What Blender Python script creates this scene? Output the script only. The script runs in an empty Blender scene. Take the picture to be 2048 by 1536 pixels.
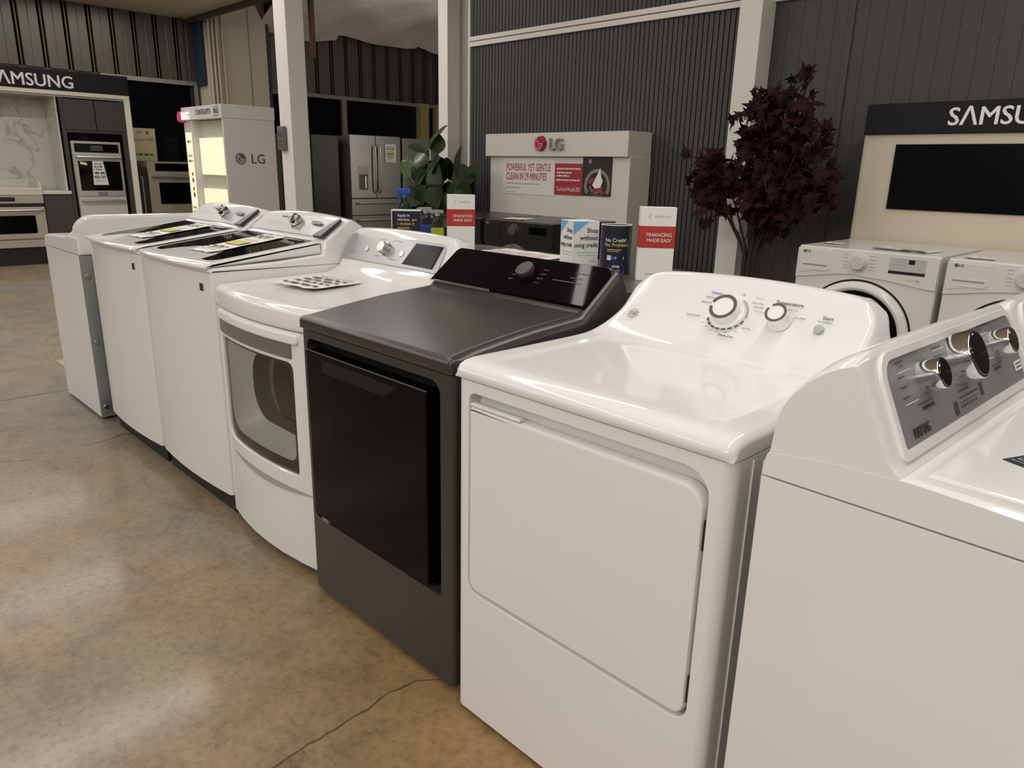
import bpy, bmesh, math, random
from mathutils import Vector, Matrix
random.seed(7)
PI = math.pi
sc = bpy.context.scene
COL = sc.collection

# ------------------------------------------------------------------ materials
MATS = {}
def mat(name, color, rough=0.5, metal=0.0, spec=0.5, coat=0.0, emit=None, estr=0.0, noise=None, bump=None, trans=None):
    if name in MATS: return MATS[name]
    m = bpy.data.materials.new(name); m.use_nodes = True
    nt = m.node_tree; b = nt.nodes['Principled BSDF']
    b.inputs['Base Color'].default_value = (*color, 1)
    b.inputs['Roughness'].default_value = rough
    b.inputs['Metallic'].default_value = metal
    b.inputs['Specular IOR Level'].default_value = spec
    b.inputs['Coat Weight'].default_value = coat
    b.inputs['Coat Roughness'].default_value = 0.05
    if emit:
        b.inputs['Emission Color'].default_value = (*emit, 1); b.inputs['Emission Strength'].default_value = estr
    tc = nt.nodes.new('ShaderNodeTexCoord')
    if noise:   # (scale vector, amount)
        mp = nt.nodes.new('ShaderNodeMapping'); mp.inputs['Scale'].default_value = noise[0]
        nz = nt.nodes.new('ShaderNodeTexNoise'); nz.inputs['Scale'].default_value = 1.0; nz.inputs['Detail'].default_value = 4
        mx = nt.nodes.new('ShaderNodeMix'); mx.data_type = 'RGBA'
        a = noise[1]
        mx.inputs[6].default_value = (*[c*(1-a) for c in color], 1); mx.inputs[7].default_value = (*[min(1, c*(1+a)) for c in color], 1)
        nt.links.new(tc.outputs['Object'], mp.inputs[0]); nt.links.new(mp.outputs[0], nz.inputs['Vector'])
        nt.links.new(nz.outputs['Fac'], mx.inputs[0]); nt.links.new(mx.outputs[2], b.inputs['Base Color'])
    if bump:    # (scale vector, strength, distance)
        mp = nt.nodes.new('ShaderNodeMapping'); mp.inputs['Scale'].default_value = bump[0]
        nz = nt.nodes.new('ShaderNodeTexNoise'); nz.inputs['Scale'].default_value = 1.0; nz.inputs['Detail'].default_value = 3
        bp = nt.nodes.new('ShaderNodeBump'); bp.inputs['Strength'].default_value = bump[1]; bp.inputs['Distance'].default_value = bump[2]
        nt.links.new(tc.outputs['Object'], mp.inputs[0]); nt.links.new(mp.outputs[0], nz.inputs['Vector'])
        nt.links.new(nz.outputs['Fac'], bp.inputs['Height']); nt.links.new(bp.outputs[0], b.inputs['Normal'])
    if trans is not None:   # thin pane: transparent with a glossy face
        out = nt.nodes['Material Output']
        tr = nt.nodes.new('ShaderNodeBsdfTransparent'); tr.inputs[0].default_value = (*trans, 1)
        mxs = nt.nodes.new('ShaderNodeMixShader'); gl = nt.nodes.new('ShaderNodeBsdfGlossy'); gl.inputs['Roughness'].default_value = 0.02
        fr = nt.nodes.new('ShaderNodeFresnel'); fr.inputs[0].default_value = 1.45
        nt.links.new(fr.outputs[0], mxs.inputs[0]); nt.links.new(tr.outputs[0], mxs.inputs[1]); nt.links.new(gl.outputs[0], mxs.inputs[2])
        nt.links.new(mxs.outputs[0], out.inputs[0])
    MATS[name] = m
    return m

WHITE = mat('white_enamel', (.74, .735, .73), .09, bump=((3, 3, 3), .03, .02))
WHITE2 = mat('white_plastic', (.79, .785, .78), .22)
GREYIN = mat('grey_inner_plastic', (.50, .51, .50), .35)
SHADOW = mat('dark_kick_plastic', (.012, .012, .012), .6)
CHAR = mat('charcoal_enamel', (.036, .031, .030), .30, spec=.65)
BLKGL = mat('black_glass', (.0025, .0025, .0025), .06, spec=.10)
BLKPANEL = mat('black_panel', (.004, .003, .004), .04, spec=.06)
BLACK = mat('black_plastic', (.01, .01, .01), .4)
DKGREY = mat('dark_grey_plastic', (.06, .06, .062), .4)
MIDGREY = mat('mid_grey_plastic', (.22, .22, .225), .35)
SILVER = mat('silver_panel', (.42, .42, .43), .33, metal=.55, noise=((4, 4, 4), .05))
MAYGREY = mat('brushed_grey_panel', (.25, .245, .255), .42, metal=.25)
CHROME = mat('chrome', (.72, .72, .72), .07, metal=1)
SATIN = mat('satin_metal', (.55, .54, .53), .28, metal=1)
STAINLESS = mat('stainless', (.33, .31, .285), .34, metal=.75, noise=((.6, .6, 14), .05))
WARMSS = mat('warm_stainless', (.56, .50, .43), .35, metal=.5)
GALV = mat('galvanised_steel', (.42, .45, .45), .33, metal=.7, noise=((40, 40, 40), .12))
PRINT = mat('printed_dark', (.05, .05, .055), .6)
PRINTL = mat('printed_grey', (.33, .33, .35), .6)
PRINTW = mat('printed_white', (.8, .8, .8), .5)
PAPER = mat('paper_white', (.80, .78, .73), .7)
CARD = mat('card_white', (.80, .79, .75), .55)
RED = mat('sign_red', (.44, .035, .025), .5)
LGRED = mat('logo_red', (.36, .015, .045), .25, coat=.5)
NAVY = mat('sign_navy', (.010, .013, .028), .4)
BLUE = mat('sign_blue', (.03, .08, .38), .45)
SKY = mat('sign_sky', (.18, .44, .72), .5)
YEL = mat('sign_yellow', (.72, .48, .06), .5)
LIME = mat('sticker_lime', (.58, .56, .10), .6)
CREAM = mat('cream_paint', (.66, .61, .54), .5)
SIGNW = mat('display_white', (.66, .625, .57), .45)
POSTW = mat('post_white', (.74, .70, .65), .45)
WARMW = mat('display_warm', (.62, .54, .42), .5)
CAB = mat('graphite_cabinet', (.050, .048, .044), .5)

# ------------------------------------------------------------------ helpers
def bm_new(): return bmesh.new()
def obj(name, bm, m, parent=None, M=None, smooth=35, flip=True):
    if flip: bmesh.ops.recalc_face_normals(bm, faces=bm.faces[:])
    me = bpy.data.meshes.new(name); bm.to_mesh(me); bm.free()
    for mm in (m if isinstance(m, (list, tuple)) else [m]): me.materials.append(mm)
    if smooth:
        for p in me.polygons: p.use_smooth = True
        me.set_sharp_from_angle(angle=math.radians(smooth))
    o = bpy.data.objects.new(name, me); COL.objects.link(o)
    if parent: o.parent = parent
    if M is not None: o.matrix_basis = M
    if smooth:
        wn = o.modifiers.new('weighted_normal', 'WEIGHTED_NORMAL'); wn.keep_sharp = True; wn.weight = 90
    return o
def thing(name, label, cat, loc=(0, 0, 0), rotz=0, group=None):
    o = bpy.data.objects.new(name, None); COL.objects.link(o)
    o.empty_display_size = .1
    o.location = loc; o.rotation_euler = (0, 0, math.radians(rotz))
    return tag(o, label, cat, group)
def tag(o, label, cat, group=None):
    o['label'] = label; o['category'] = cat
    if group: o['group'] = group
    return o
def struct(o, label=None):
    o['kind'] = 'structure'
    return o
def kids(o): return [c for c in bpy.data.objects if c.parent == o]
def dup(root, loc, rotz=None, label=None):
    r = root.copy(); COL.objects.link(r); r.location = loc
    if rotz is not None: r.rotation_euler = (0, 0, math.radians(rotz))
    if label: r['label'] = label
    for ch in kids(root):
        c = ch.copy(); COL.objects.link(c); c.parent = r
        for g in kids(ch):
            d = g.copy(); COL.objects.link(d); d.parent = c
    return r
def box(bm, x0, x1, y0, y1, z0, z1, bev=0, seg=2):
    vs = [bm.verts.new(p) for p in ((x0,y0,z0),(x1,y0,z0),(x1,y1,z0),(x0,y1,z0),(x0,y0,z1),(x1,y0,z1),(x1,y1,z1),(x0,y1,z1))]
    fs = [bm.faces.new([vs[i] for i in f]) for f in ((3,2,1,0),(4,5,6,7),(0,1,5,4),(1,2,6,5),(2,3,7,6),(3,0,4,7))]
    if bev:
        es = list({e for f in fs for e in f.edges})
        bmesh.ops.bevel(bm, geom=es, offset=bev, segments=seg, profile=.5, affect='EDGES')
    return bm
def bx(*a, **k): return box(bm_new(), *a, **k)
def ring(bm, pts): return [bm.verts.new(p) for p in pts]
def bridge(bm, a, b):
    n = len(a)
    for i in range(n): bm.faces.new((a[i], a[(i+1) % n], b[(i+1) % n], b[i]))
def fan(bm, a, c):
    n = len(a); v = bm.verts.new(c)
    for i in range(n): bm.faces.new((a[i], a[(i+1) % n], v))
def cyl(bm, c, r0, r1, h, ax=(0, 0, 1), seg=32, bev=0.0):
    """solid of revolution: base centre c, along ax; r0 at base, r1 at top, bevelled top rim"""
    ax = Vector(ax).normalized(); t = ax.orthogonal().normalized(); s = ax.cross(t); c = Vector(c)
    st = [(r0, 0), (r1, h-bev)] + ([(r1-bev*.35, h-bev*.3), (r1-bev, h)] if bev else [])
    prev = None
    for r, z in st:
        rg = ring(bm, [c + ax*z + (t*math.cos(2*PI*i/seg) + s*math.sin(2*PI*i/seg))*r for i in range(seg)])
        if prev: bridge(bm, prev, rg)
        else: bm.faces.new(rg)
        prev = rg
    bm.faces.new(prev)
    return bm
def tube(bm, pts, r, seg=10):
    pts = [Vector(p) for p in pts]; prev = None
    for i, p in enumerate(pts):
        d = (pts[min(i+1, len(pts)-1)] - pts[max(i-1, 0)]).normalized()
        up = Vector((0, 0, 1)) if abs(d.z) < .9 else Vector((1, 0, 0))
        t = d.cross(up).normalized(); s = d.cross(t)
        rr_ = r[i] if isinstance(r, (list, tuple)) else r
        rg = ring(bm, [p + (t*math.cos(2*PI*k/seg) + s*math.sin(2*PI*k/seg))*rr_ for k in range(seg)])
        if prev: bridge(bm, prev, rg)
        else: bm.faces.new(rg)
        prev = rg
    bm.faces.new(prev)
    return bm
def rr(x0, x1, z0, z1, r, nc=6, m=1):
    """rounded rectangle outline, counter-clockwise from bottom left; r = one radius or (bl, br, tr, tl)"""
    if not isinstance(r, (list, tuple)): r = (r,)*4
    P = []
    cs = [(x0+r[0], z0+r[0], 180, r[0]), (x1-r[1], z0+r[1], 270, r[1]), (x1-r[2], z1-r[2], 0, r[2]), (x0+r[3], z1-r[3], 90, r[3])]
    for k, (cx, cz, a0, rad) in enumerate(cs):
        arc = [(cx + rad*math.cos(math.radians(a0+90*i/nc)), cz + rad*math.sin(math.radians(a0+90*i/nc))) for i in range(nc+1)]
        P += arc
        nx = cs[(k+1) % 4]
        a = arc[-1]; b = (nx[0] + nx[3]*math.cos(math.radians(nx[2])), nx[1] + nx[3]*math.sin(math.radians(nx[2])))
        for i in range(1, m): P.append((a[0]+(b[0]-a[0])*i/m, a[1]+(b[1]-a[1])*i/m))
    return P
def inset_poly(P, d):
    n = len(P); out = []
    for i in range(n):
        a = P[i-1]; c = P[(i+1) % n]
        j = 1
        while abs(a[0]-P[i][0])+abs(a[1]-P[i][1]) < 1e-7 and j < n: j += 1; a = P[i-j]
        k = 1
        while abs(c[0]-P[i][0])+abs(c[1]-P[i][1]) < 1e-7 and k < n: k += 1; c = P[(i+k) % n]
        t = Vector((c[0]-a[0], c[1]-a[1])); t.normalize()
        out.append((P[i][0]-t.y*d, P[i][1]+t.x*d))
    return out
def fill(bm, rg, P, yf, n=5):
    cx = sum(p[0] for p in P)/len(P); cz = sum(p[1] for p in P)/len(P)
    prev = rg
    for k in range(1, n):
        s = 1-k/n
        r2 = ring(bm, [((x:=cx+(p[0]-cx)*s), yf(x, z:=cz+(p[1]-cz)*s), z) for p in P]); bridge(bm, prev, r2); prev = r2
    fan(bm, prev, (cx, yf(cx, cz), cz))
FLAT = lambda x, z: 0.0
def plate(bm, P, yf=FLAT, thick=.01, bev=.003, off=0.0, n=1):
    """slab with outline P in x-z; front face at yf+off, thick behind it, bevelled front rim"""
    f = lambda x, z: yf(x, z)+off
    back = ring(bm, [(p[0], f(*p)+thick, p[1]) for p in P])
    r1 = ring(bm, [(p[0], f(*p)+bev, p[1]) for p in P]); bridge(bm, back, r1)
    Q = P; prev = r1
    if bev:
        Qm = inset_poly(P, bev*.35); rm = ring(bm, [(p[0], f(*p)+bev*.3, p[1]) for p in Qm]); bridge(bm, prev, rm); prev = rm
        Q = inset_poly(P, bev); r2 = ring(bm, [(p[0], f(*p), p[1]) for p in Q]); bridge(bm, prev, r2); prev = r2
    if n > 1: fill(bm, prev, Q, f, n)
    else: bm.faces.new(prev)
    bm.faces.new(back[::-1])
    return bm
def pl(*a, **k): return plate(bm_new(), *a, **k)
def frame_ring(bm, P, Q, yf=FLAT, off=0.0, thick=.01, bev=.002):
    """flat frame between outline P and hole Q (same point count)"""
    f = lambda x, z: yf(x, z)+off
    A = ring(bm, [(p[0], f(*p)+thick, p[1]) for p in P]); Bq = ring(bm, [(p[0], f(*p), p[1]) for p in P])
    C = ring(bm, [(p[0], f(*p), p[1]) for p in Q]); D = ring(bm, [(p[0], f(*p)+thick, p[1]) for p in Q])
    bridge(bm, A, Bq); bridge(bm, Bq, C); bridge(bm, C, D); bridge(bm, D, A)
    return bm
def cabinet(bm, W, D, z0, z1, r, hole=None, hd=.04, bow=0.0, m=1, steps=5, pit=True):
    """appliance body, rounded vertical front edges, bowed front, optional recess"""
    yf = lambda x, z: -bow*(1-((x-W/2)/(W/2))**2)
    prev = None
    nc = 6
    rings = []
    for k in range(steps+1):
        t = k/steps*PI/2; ins = r*(1-math.sin(t)); dy = r*(1-math.cos(t))
        P = rr(ins, W-ins, z0, z1, .0005, nc, m)
        rings.append((P, dy))
    P0 = rings[0][0]
    first = ring(bm, [(p[0], yf(*p), p[1]) for p in P0])
    if hole:
        h0 = ring(bm, [(p[0], yf(*p), p[1]) for p in hole]); bridge(bm, h0, first)
        q1 = inset_poly(hole, .002); h1 = ring(bm, [(p[0], yf(*p)+.003, p[1]) for p in q1]); bridge(bm, h0, h1)
        q2 = inset_poly(hole, .004); h2 = ring(bm, [(p[0], yf(*p)+hd, p[1]) for p in q2]); bridge(bm, h1, h2)
        if pit: fill(bm, h2, q2, lambda x, z: yf(x, z)+hd, 4)
    else:
        fill(bm, first, P0, yf, 5)
    prev = first
    for P, dy in rings[1:]:
        rg = ring(bm, [(p[0], yf(*p)+dy, p[1]) for p in P]); bridge(bm, prev, rg); prev = rg
    rb = ring(bm, [(p[0], D, p[1]) for p in P]); bridge(bm, prev, rb); bm.faces.new(rb)
    return bm
def fillet_xs(x0, x1, r, n=6, mid=2):
    a = [(x0 + r*(1-math.cos(k/n*PI/2)), r*(1-math.sin(k/n*PI/2))) for k in range(n+1)]
    b = [(x0+r+(x1-x0-2*r)*k/mid, 0) for k in range(1, mid)]
    c = [(x0+x1-x, i) for x, i in a[::-1]]
    return a+b+c
def loft(bm, prof, st, warp=None):
    """closed (y,z) profile swept along x; st = list of (x, inset)"""
    n = len(prof)
    area = sum(prof[i][0]*prof[(i+1) % n][1]-prof[(i+1) % n][0]*prof[i][1] for i in range(n))
    sg = 1 if area > 0 else -1
    prev = None
    for x, ins in st:
        Q = inset_poly(prof, ins*sg)
        zb = min(p[1] for p in prof)
        Q = [(q[0], zb if abs(p[1]-zb) < 1e-6 else q[1]) for p, q in zip(prof, Q)]
        pts = [(x, q[0], q[1]) for q in Q]
        if warp: pts = [warp(*p) for p in pts]
        rg = ring(bm, pts)
        if prev: bridge(bm, prev, rg)
        else: bm.faces.new(rg)
        prev = rg
    bm.faces.new(prev)
    return bm
def smooth_prof(P, n=4, keep=()):
    """Catmull-Rom through open profile points"""
    out = []
    for i in range(len(P)-1):
        p0 = P[max(i-1, 0)]; p1 = P[i]; p2 = P[i+1]; p3 = P[min(i+2, len(P)-1)]
        for k in range(n):
            t = k/n
            out.append(tuple(.5*((2*p1[j]) + (-p0[j]+p2[j])*t + (2*p0[j]-5*p1[j]+4*p2[j]-p3[j])*t*t + (-p0[j]+3*p1[j]-3*p2[j]+p3[j])*t**3) for j in (0, 1)))
    out.append(P[-1])
    return out
def face_frame(y, z, lean_deg, x=0.0):
    """frame on a leaning console face: local x along width, local z up the slope, local -y outward"""
    return Matrix.Translation((x, y, z)) @ Matrix.Rotation(math.radians(-lean_deg), 4, 'X')
_tc = {}
def text_geo(s, size, bold=0.0, align='CENTER', sx=1.0):
    k = (s, round(bold, 4), align)
    if k not in _tc:
        cu = bpy.data.curves.new('t', 'FONT'); cu.body = s; cu.size = 1; cu.align_x = align; cu.align_y = 'CENTER'
        cu.resolution_u = 3
        o = bpy.data.objects.new('t', cu); me = bpy.data.meshes.new_from_object(o)
        _tc[k] = ([tuple(v.co) for v in me.vertices], [tuple(p.vertices) for p in me.polygons])
        bpy.data.objects.remove(o); bpy.data.curves.remove(cu); bpy.data.meshes.remove(me)
    V, F = _tc[k]
    if bold:    # heavier strokes: side-shifted copies
        V2, F2 = [], []
        for q, (dx, dy) in enumerate(((-bold, 0), (bold, 0), (0, bold*.6), (0, -bold*.6))):
            n = len(V2); V2 += [(v[0]+dx, v[1]+dy, q) for v in V]; F2 += [tuple(i+n for i in f) for f in F]
        V, F = V2, F2
    return [(v[0]*size*sx, v[1]*size, v[2] if bold else 0) for v in V], F
def prints(name, items, m, parent, M=None, off=-.0008, depth=0.0, yf=None, post=None):
    """ink on a face (x right, z up): ('t', text, x, z, size[, align, bold, sx, rot]) ('b', x, z, w, h) ('d', x, z, r) ('a', x, z, r0, r1, deg0, deg1)  ('p', pts)"""
    bm = bm_new(); yy = yf or (lambda x, z: 0)
    def add(V, F):
        vs = [bm.verts.new((v[0], off+yy(v[0], v[1])-(v[2]*min(.0004, abs(off)*.15) if len(v) > 2 else 0), v[1])) for v in V]
        for f in F:
            try: bm.faces.new([vs[i] for i in f])
            except ValueError: pass
    for it in items:
        if it[0] == 't':
            _, s, x, z, size, *r = it; r = list(r) + ['CENTER', 0.0, 1.0, 0][len(r):]
            V, F = text_geo(s, size, r[1], r[0], r[2]); a = math.radians(r[3])
            add([(x+v[0]*math.cos(a)-v[1]*math.sin(a), z+v[0]*math.sin(a)+v[1]*math.cos(a), v[2]) for v in V], F)
        elif it[0] == 'b':
            _, x, z, w, h = it; add([(x-w/2, z-h/2), (x+w/2, z-h/2), (x+w/2, z+h/2), (x-w/2, z+h/2)], [(0, 1, 2, 3)])
        elif it[0] == 'd':
            _, x, z, r = it; add([(x+r*math.cos(2*PI*i/28), z+r*math.sin(2*PI*i/28)) for i in range(28)], [tuple(range(28))])
        elif it[0] == 'a':
            _, x, z, r0, r1, a0, a1 = it; n = max(4, int(abs(a1-a0)/8))
            V = []
            for i in range(n+1):
                a = math.radians(a0+(a1-a0)*i/n); V += [(x+r0*math.cos(a), z+r0*math.sin(a)), (x+r1*math.cos(a), z+r1*math.sin(a))]
            add(V, [(2*i, 2*i+1, 2*i+3, 2*i+2) for i in range(n)])
        elif it[0] == 'p':
            add(it[1], [tuple(range(len(it[1])))])
    if depth:
        g = bmesh.ops.extrude_face_region(bm, geom=bm.faces[:])
        for v in [e for e in g['geom'] if isinstance(e, bmesh.types.BMVert)]: v.co.y += depth
    if depth: bmesh.ops.recalc_face_normals(bm, faces=bm.faces[:])
    # one object per far-apart block of print
    bm.verts.index_update(); isl = []; seen = set()
    for v0 in bm.verts:
        if v0.index in seen: continue
        st = [v0]; seen.add(v0.index); cur = []
        while st:
            v = st.pop(); cur.append(v)
            for e in v.link_edges:
                w = e.other_vert(v)
                if w.index not in seen: seen.add(w.index); st.append(w)
        xs = [v.co.x for v in cur]; zs = [v.co.z for v in cur]
        isl.append([cur, min(xs), max(xs), min(zs), max(zs)])
    grp = list(range(len(isl)))
    def root(i):
        while grp[i] != i: i = grp[i]
        return i
    for i in range(len(isl)):
        for j in range(i):
            a, b = isl[i], isl[j]
            gx = max(0, a[1]-b[2], b[1]-a[2]); gz = max(0, a[3]-b[4], b[3]-a[4])
            if math.hypot(gx, gz) <= max(.019, .49*max(a[2]-a[1], a[4]-a[3], b[2]-b[1], b[4]-b[3])): grp[root(i)] = root(j)
    blocks = {}
    for i in range(len(isl)): blocks.setdefault(root(i), []).extend(isl[i][0])
    first = None
    for vs in blocks.values():
        b2 = bm_new(); mp = {v: b2.verts.new(post(v.co.copy()) if post else v.co) for v in vs}
        for f in {f for v in vs for f in v.link_faces}: b2.faces.new([mp[v] for v in f.verts])
        o = obj(name, b2, m, parent, M, smooth=0, flip=False); first = first or o
    bm.free()
    return first
def greek(x0, x1, z, h, gap=.3, lo=.4, hi=1.6):
    """a row of word-like dashes"""
    out = []; x = x0
    while x < x1:
        w = min(h*random.uniform(lo, hi)*2, x1-x); out.append(('b', x+w/2, z, w, h)); x += w+h*gap*2
    return out
def lg_mark(x, z, r, t=.12):
    """ring, L, G bar and dot of the round face emblem"""
    return [('a', x, z, r*.62, r*.80, 100, 352), ('b', x+r*.40, z-r*.06, r*.72, r*.15), ('b', x, z-r*.02, r*.14, r*.75), ('b', x+r*.16, z-r*.36, r*.36, r*.14), ('d', x-r*.34, z+r*.30, r*.14)]

# ------------------------------------------------------------------ camera
def set_camera():
    cx, cy, cz = 1.20431, -1.02447, 1.32562
    yaw, pitch, roll, f = math.radians(45.0797), math.radians(16.3374), math.radians(1.33259), 1461.926
    fw = Vector((-math.sin(yaw)*math.cos(pitch), math.cos(yaw)*math.cos(pitch), -math.sin(pitch)))
    r = Vector((math.cos(yaw), math.sin(yaw), 0)); u = r.cross(fw)
    r2 = r*math.cos(roll)+u*math.sin(roll); u2 = -r*math.sin(roll)+u*math.cos(roll)
    cam = bpy.data.cameras.new('camera'); o = bpy.data.objects.new('camera', cam); COL.objects.link(o)
    M = Matrix((r2, u2, -fw)).transposed().to_4x4(); M.translation = (cx, cy, cz); o.matrix_world = M
    cam.sensor_width = 36; cam.lens = 36*f/2048; cam.clip_start = .05; cam.clip_end = 100
    sc.camera = o
set_camera()

# ------------------------------------------------------------------ setting
YW = 3.78      # dark panelled wall behind the machines
XL = -10.75    # far window wall
ZC = 3.36
def floor_mat():
    m = bpy.data.materials.new('stained_concrete'); m.use_nodes = True; nt = m.node_tree; b = nt.nodes['Principled BSDF']; L = nt.links.new
    tc = nt.nodes.new('ShaderNodeTexCoord')
    def nz(scale, detail=5, rough=.6, dist=0.0):
        n = nt.nodes.new('ShaderNodeTexNoise'); n.inputs['Scale'].default_value = scale; n.inputs['Detail'].default_value = detail
        n.inputs['Roughness'].default_value = rough; n.inputs['Distortion'].default_value = dist; L(tc.outputs['Object'], n.inputs['Vector']); return n
    def ramp(src, stops):
        r = nt.nodes.new('ShaderNodeValToRGB'); L(src, r.inputs[0]); e = r.color_ramp.elements
        e[0].position, e[0].color = stops[0][0], (*stops[0][1], 1); e[1].position, e[1].color = stops[-1][0], (*stops[-1][1], 1)
        for p, c in stops[1:-1]: x = e.new(p); x.color = (*c, 1)
        return r
    def mix(f, a, c, mode='MIX'):
        x = nt.nodes.new('ShaderNodeMix'); x.data_type = 'RGBA'; x.blend_type = mode
        if isinstance(f, float): x.inputs[0].default_value = f
        else: L(f, x.inputs[0])
        L(a, x.inputs[6]); L(c, x.inputs[7]); return x.outputs[2]
    # big patches: tan / ochre / grey
    r1 = ramp(nz(.75, 4, .55, .6).outputs['Fac'], [(.30, (.235, .160, .083)), (.46, (.225, .170, .110)), (.58, (.19, .168, .13)), (.72, (.185, .170, .14))])
    # ochre near the machines' front, grey towards the open aisle
    sep = nt.nodes.new('ShaderNodeSeparateXYZ'); L(tc.outputs['Object'], sep.inputs[0])
    mr = nt.nodes.new('ShaderNodeMapRange'); mr.inputs[1].default_value = -1.3; mr.inputs[2].default_value = .1; L(sep.outputs['Y'], mr.inputs[0])
    mrx = nt.nodes.new('ShaderNodeMapRange'); mrx.inputs[1].default_value = -2.2; mrx.inputs[2].default_value = .4; L(sep.outputs['X'], mrx.inputs[0])
    mm = nt.nodes.new('ShaderNodeMath'); mm.operation = 'MULTIPLY'; L(mr.outputs[0], mm.inputs[0]); L(mrx.outputs[0], mm.inputs[1])
    och = nt.nodes.new('ShaderNodeRGB'); och.outputs[0].default_value = (.285, .175, .068, 1)
    c = mix(mm.outputs[0], r1.outputs[0], och.outputs[0])
    r2 = ramp(nz(5, 8, .72, .3).outputs['Fac'], [(.30, (.68, .65, .62)), (.5, (1.06, 1.06, 1.06)), (.72, (1.28, 1.26, 1.22))])
    c = mix(1.0, c, r2.outputs[0], 'MULTIPLY')
    r3 = ramp(nz(38, 6, .75).outputs['Fac'], [(.33, (.55, .52, .50)), (.5, (1, 1, 1)), (.7, (1.2, 1.19, 1.16))])
    c = mix(.8, c, r3.outputs[0], 'MULTIPLY')
    # hairline cracks
    vo = nt.nodes.new('ShaderNodeTexVoronoi'); vo.feature = 'DISTANCE_TO_EDGE'; vo.inputs['Scale'].default_value = .55
    n2 = nz(4, 6, .6); ad = nt.nodes.new('ShaderNodeMix'); ad.data_type = 'VECTOR'; ad.inputs[0].default_value = .09
    L(tc.outputs['Object'], ad.inputs[4]); L(n2.outputs['Color'], ad.inputs[5]); L(ad.outputs[1], vo.inputs['Vector'])
    rc = ramp(vo.outputs['Distance'], [(0.0, (.38, .34, .30)), (.0035, (1, 1, 1))])
    rm = ramp(nz(.9, 2).outputs['Fac'], [(.54, (0, 0, 0)), (.60, (1, 1, 1))])
    one = nt.nodes.new('ShaderNodeRGB'); one.outputs[0].default_value = (1, 1, 1, 1)
    c = mix(1.0, c, mix(rm.outputs[0], one.outputs[0], rc.outputs[0]), 'MULTIPLY')
    L(c, b.inputs['Base Color'])
    rr_ = ramp(nz(3, 6, .7).outputs['Fac'], [(.3, (.30,)*3), (.7, (.50,)*3)]); L(rr_.outputs[0], b.inputs['Roughness'])
    bp = nt.nodes.new('ShaderNodeBump'); bp.inputs['Strength'].default_value = .18; bp.inputs['Distance'].default_value = .01
    L(nz(55, 5, .7).outputs['Fac'], bp.inputs['Height']); L(bp.outputs[0], b.inputs['Normal'])
    b.inputs['Specular IOR Level'].default_value = .4; b.inputs['Coat Weight'].default_value = .40; b.inputs['Coat Roughness'].default_value = .15
    return m
struct(obj('floor', bx(-12, 6, -7, 10.5, -.1, 0), floor_mat(), smooth=0))
# saw-cut joint lines in the slab
JOINT = mat('joint_filler', (.17, .14, .105), .7)

struct(obj('trim_14', bx(-3.655, -3.63, -6.9, 2.4, 0, .0012), JOINT, smooth=0))
tag(obj('cardboard_sheet', bx(-4.41, -3.80, .165, .62, .001, .006), mat('cardboard_tan', (.40, .31, .20), .7), smooth=0), 'flat tan cardboard sheet on the floor behind the far plain white machine', 'cardboard')
b = bm_new(); cr = [(-.10, .03), (-.143, -.023), (-.145, -.071), (-.153, -.10), (-.150, -.129), (-.137, -.178), (-.141, -.21), (-.138, -.243), (-.134, -.273), (-.136, -.30), (-.132, -.317), (-.137, -.345), (-.133, -.369), (-.131, -.402), (-.125, -.439), (-.128, -.50), (-.10, -.56)]; L_ = []; R_ = []
for k, p in enumerate(cr):
    q = Vector(p); t_ = (Vector(cr[min(k+1, len(cr)-1)])-Vector(cr[max(k-1, 0)])).normalized(); n_ = Vector((-t_.y, t_.x))*(.0016+.0007*(k % 3))
    L_.append(b.verts.new((q.x+n_.x, q.y+n_.y, .0008))); R_.append(b.verts.new((q.x-n_.x, q.y-n_.y, .0008)))
for k in range(len(cr)-1): b.faces.new((L_[k], L_[k+1], R_[k+1], R_[k]))
struct(obj('trim_15', b, mat('crack_dark', (.085, .055, .03), .8), smooth=0))
# dark grooved panel wall: real ribs
def ribbed(bm, u0, u1, z0, z1, pitch, groove, depth, put):
    """corrugated sheet, u along the wall; put(u, d, z) -> point, d = relief"""
    pts = []; u = u0
    while u < u1:
        pts += [(u, depth), (min(u+pitch-groove, u1), depth), (min(u+pitch-groove*.75, u1), 0), (min(u+pitch-groove*.25, u1), 0)]
        u += pitch
    pts = [p for i, p in enumerate(pts) if i == 0 or p[0] > pts[i-1][0]+1e-6]
    lo = ring(bm, [put(p[0], p[1], z0) for p in pts]); hi = ring(bm, [put(p[0], p[1], z1) for p in pts])
    for i in range(len(pts)-1): bm.faces.new((lo[i], lo[i+1], hi[i+1], hi[i]))
    return bm
WALLD = mat('charcoal_panelling', (.052, .050, .047), .55, noise=((.7, .7, .5), .18))
w = bm_new()
ribbed(w, -4.24, -1.31, 0, ZC, .041, .012, .0022, lambda u, d, z: (u, YW-d, z))
ribbed(w, -1.31, 5.0, 0, ZC, .10, .003, .0004, lambda u, d, z: (u, YW-d, z))
box(w, -4.24, 5.0, YW, YW+.12, 0, ZC)
struct(obj('wall_back', w, WALLD, smooth=0, flip=False))
t = bx(-4.24, -1.33, YW-.025, YW-.004, 2.385, 2.425, .004); box(t, -4.24, -1.33, YW-.03, YW-.004, 2.43, 2.452, .006); box(t, -4.24, -1.33, YW-.02, YW-.004, 2.452, 2.47, .004)
struct(obj('trim_1', t, POSTW))
t = bx(-1.33, 5, YW-.03, YW-.004, 2.385, 2.47, .005)
struct(obj('trim_2', t, POSTW))
t = bx(-.83, -.79, YW-.012, YW-.003, 0, 2.385, .003); struct(obj('trim_3', t, WALLD))
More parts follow.
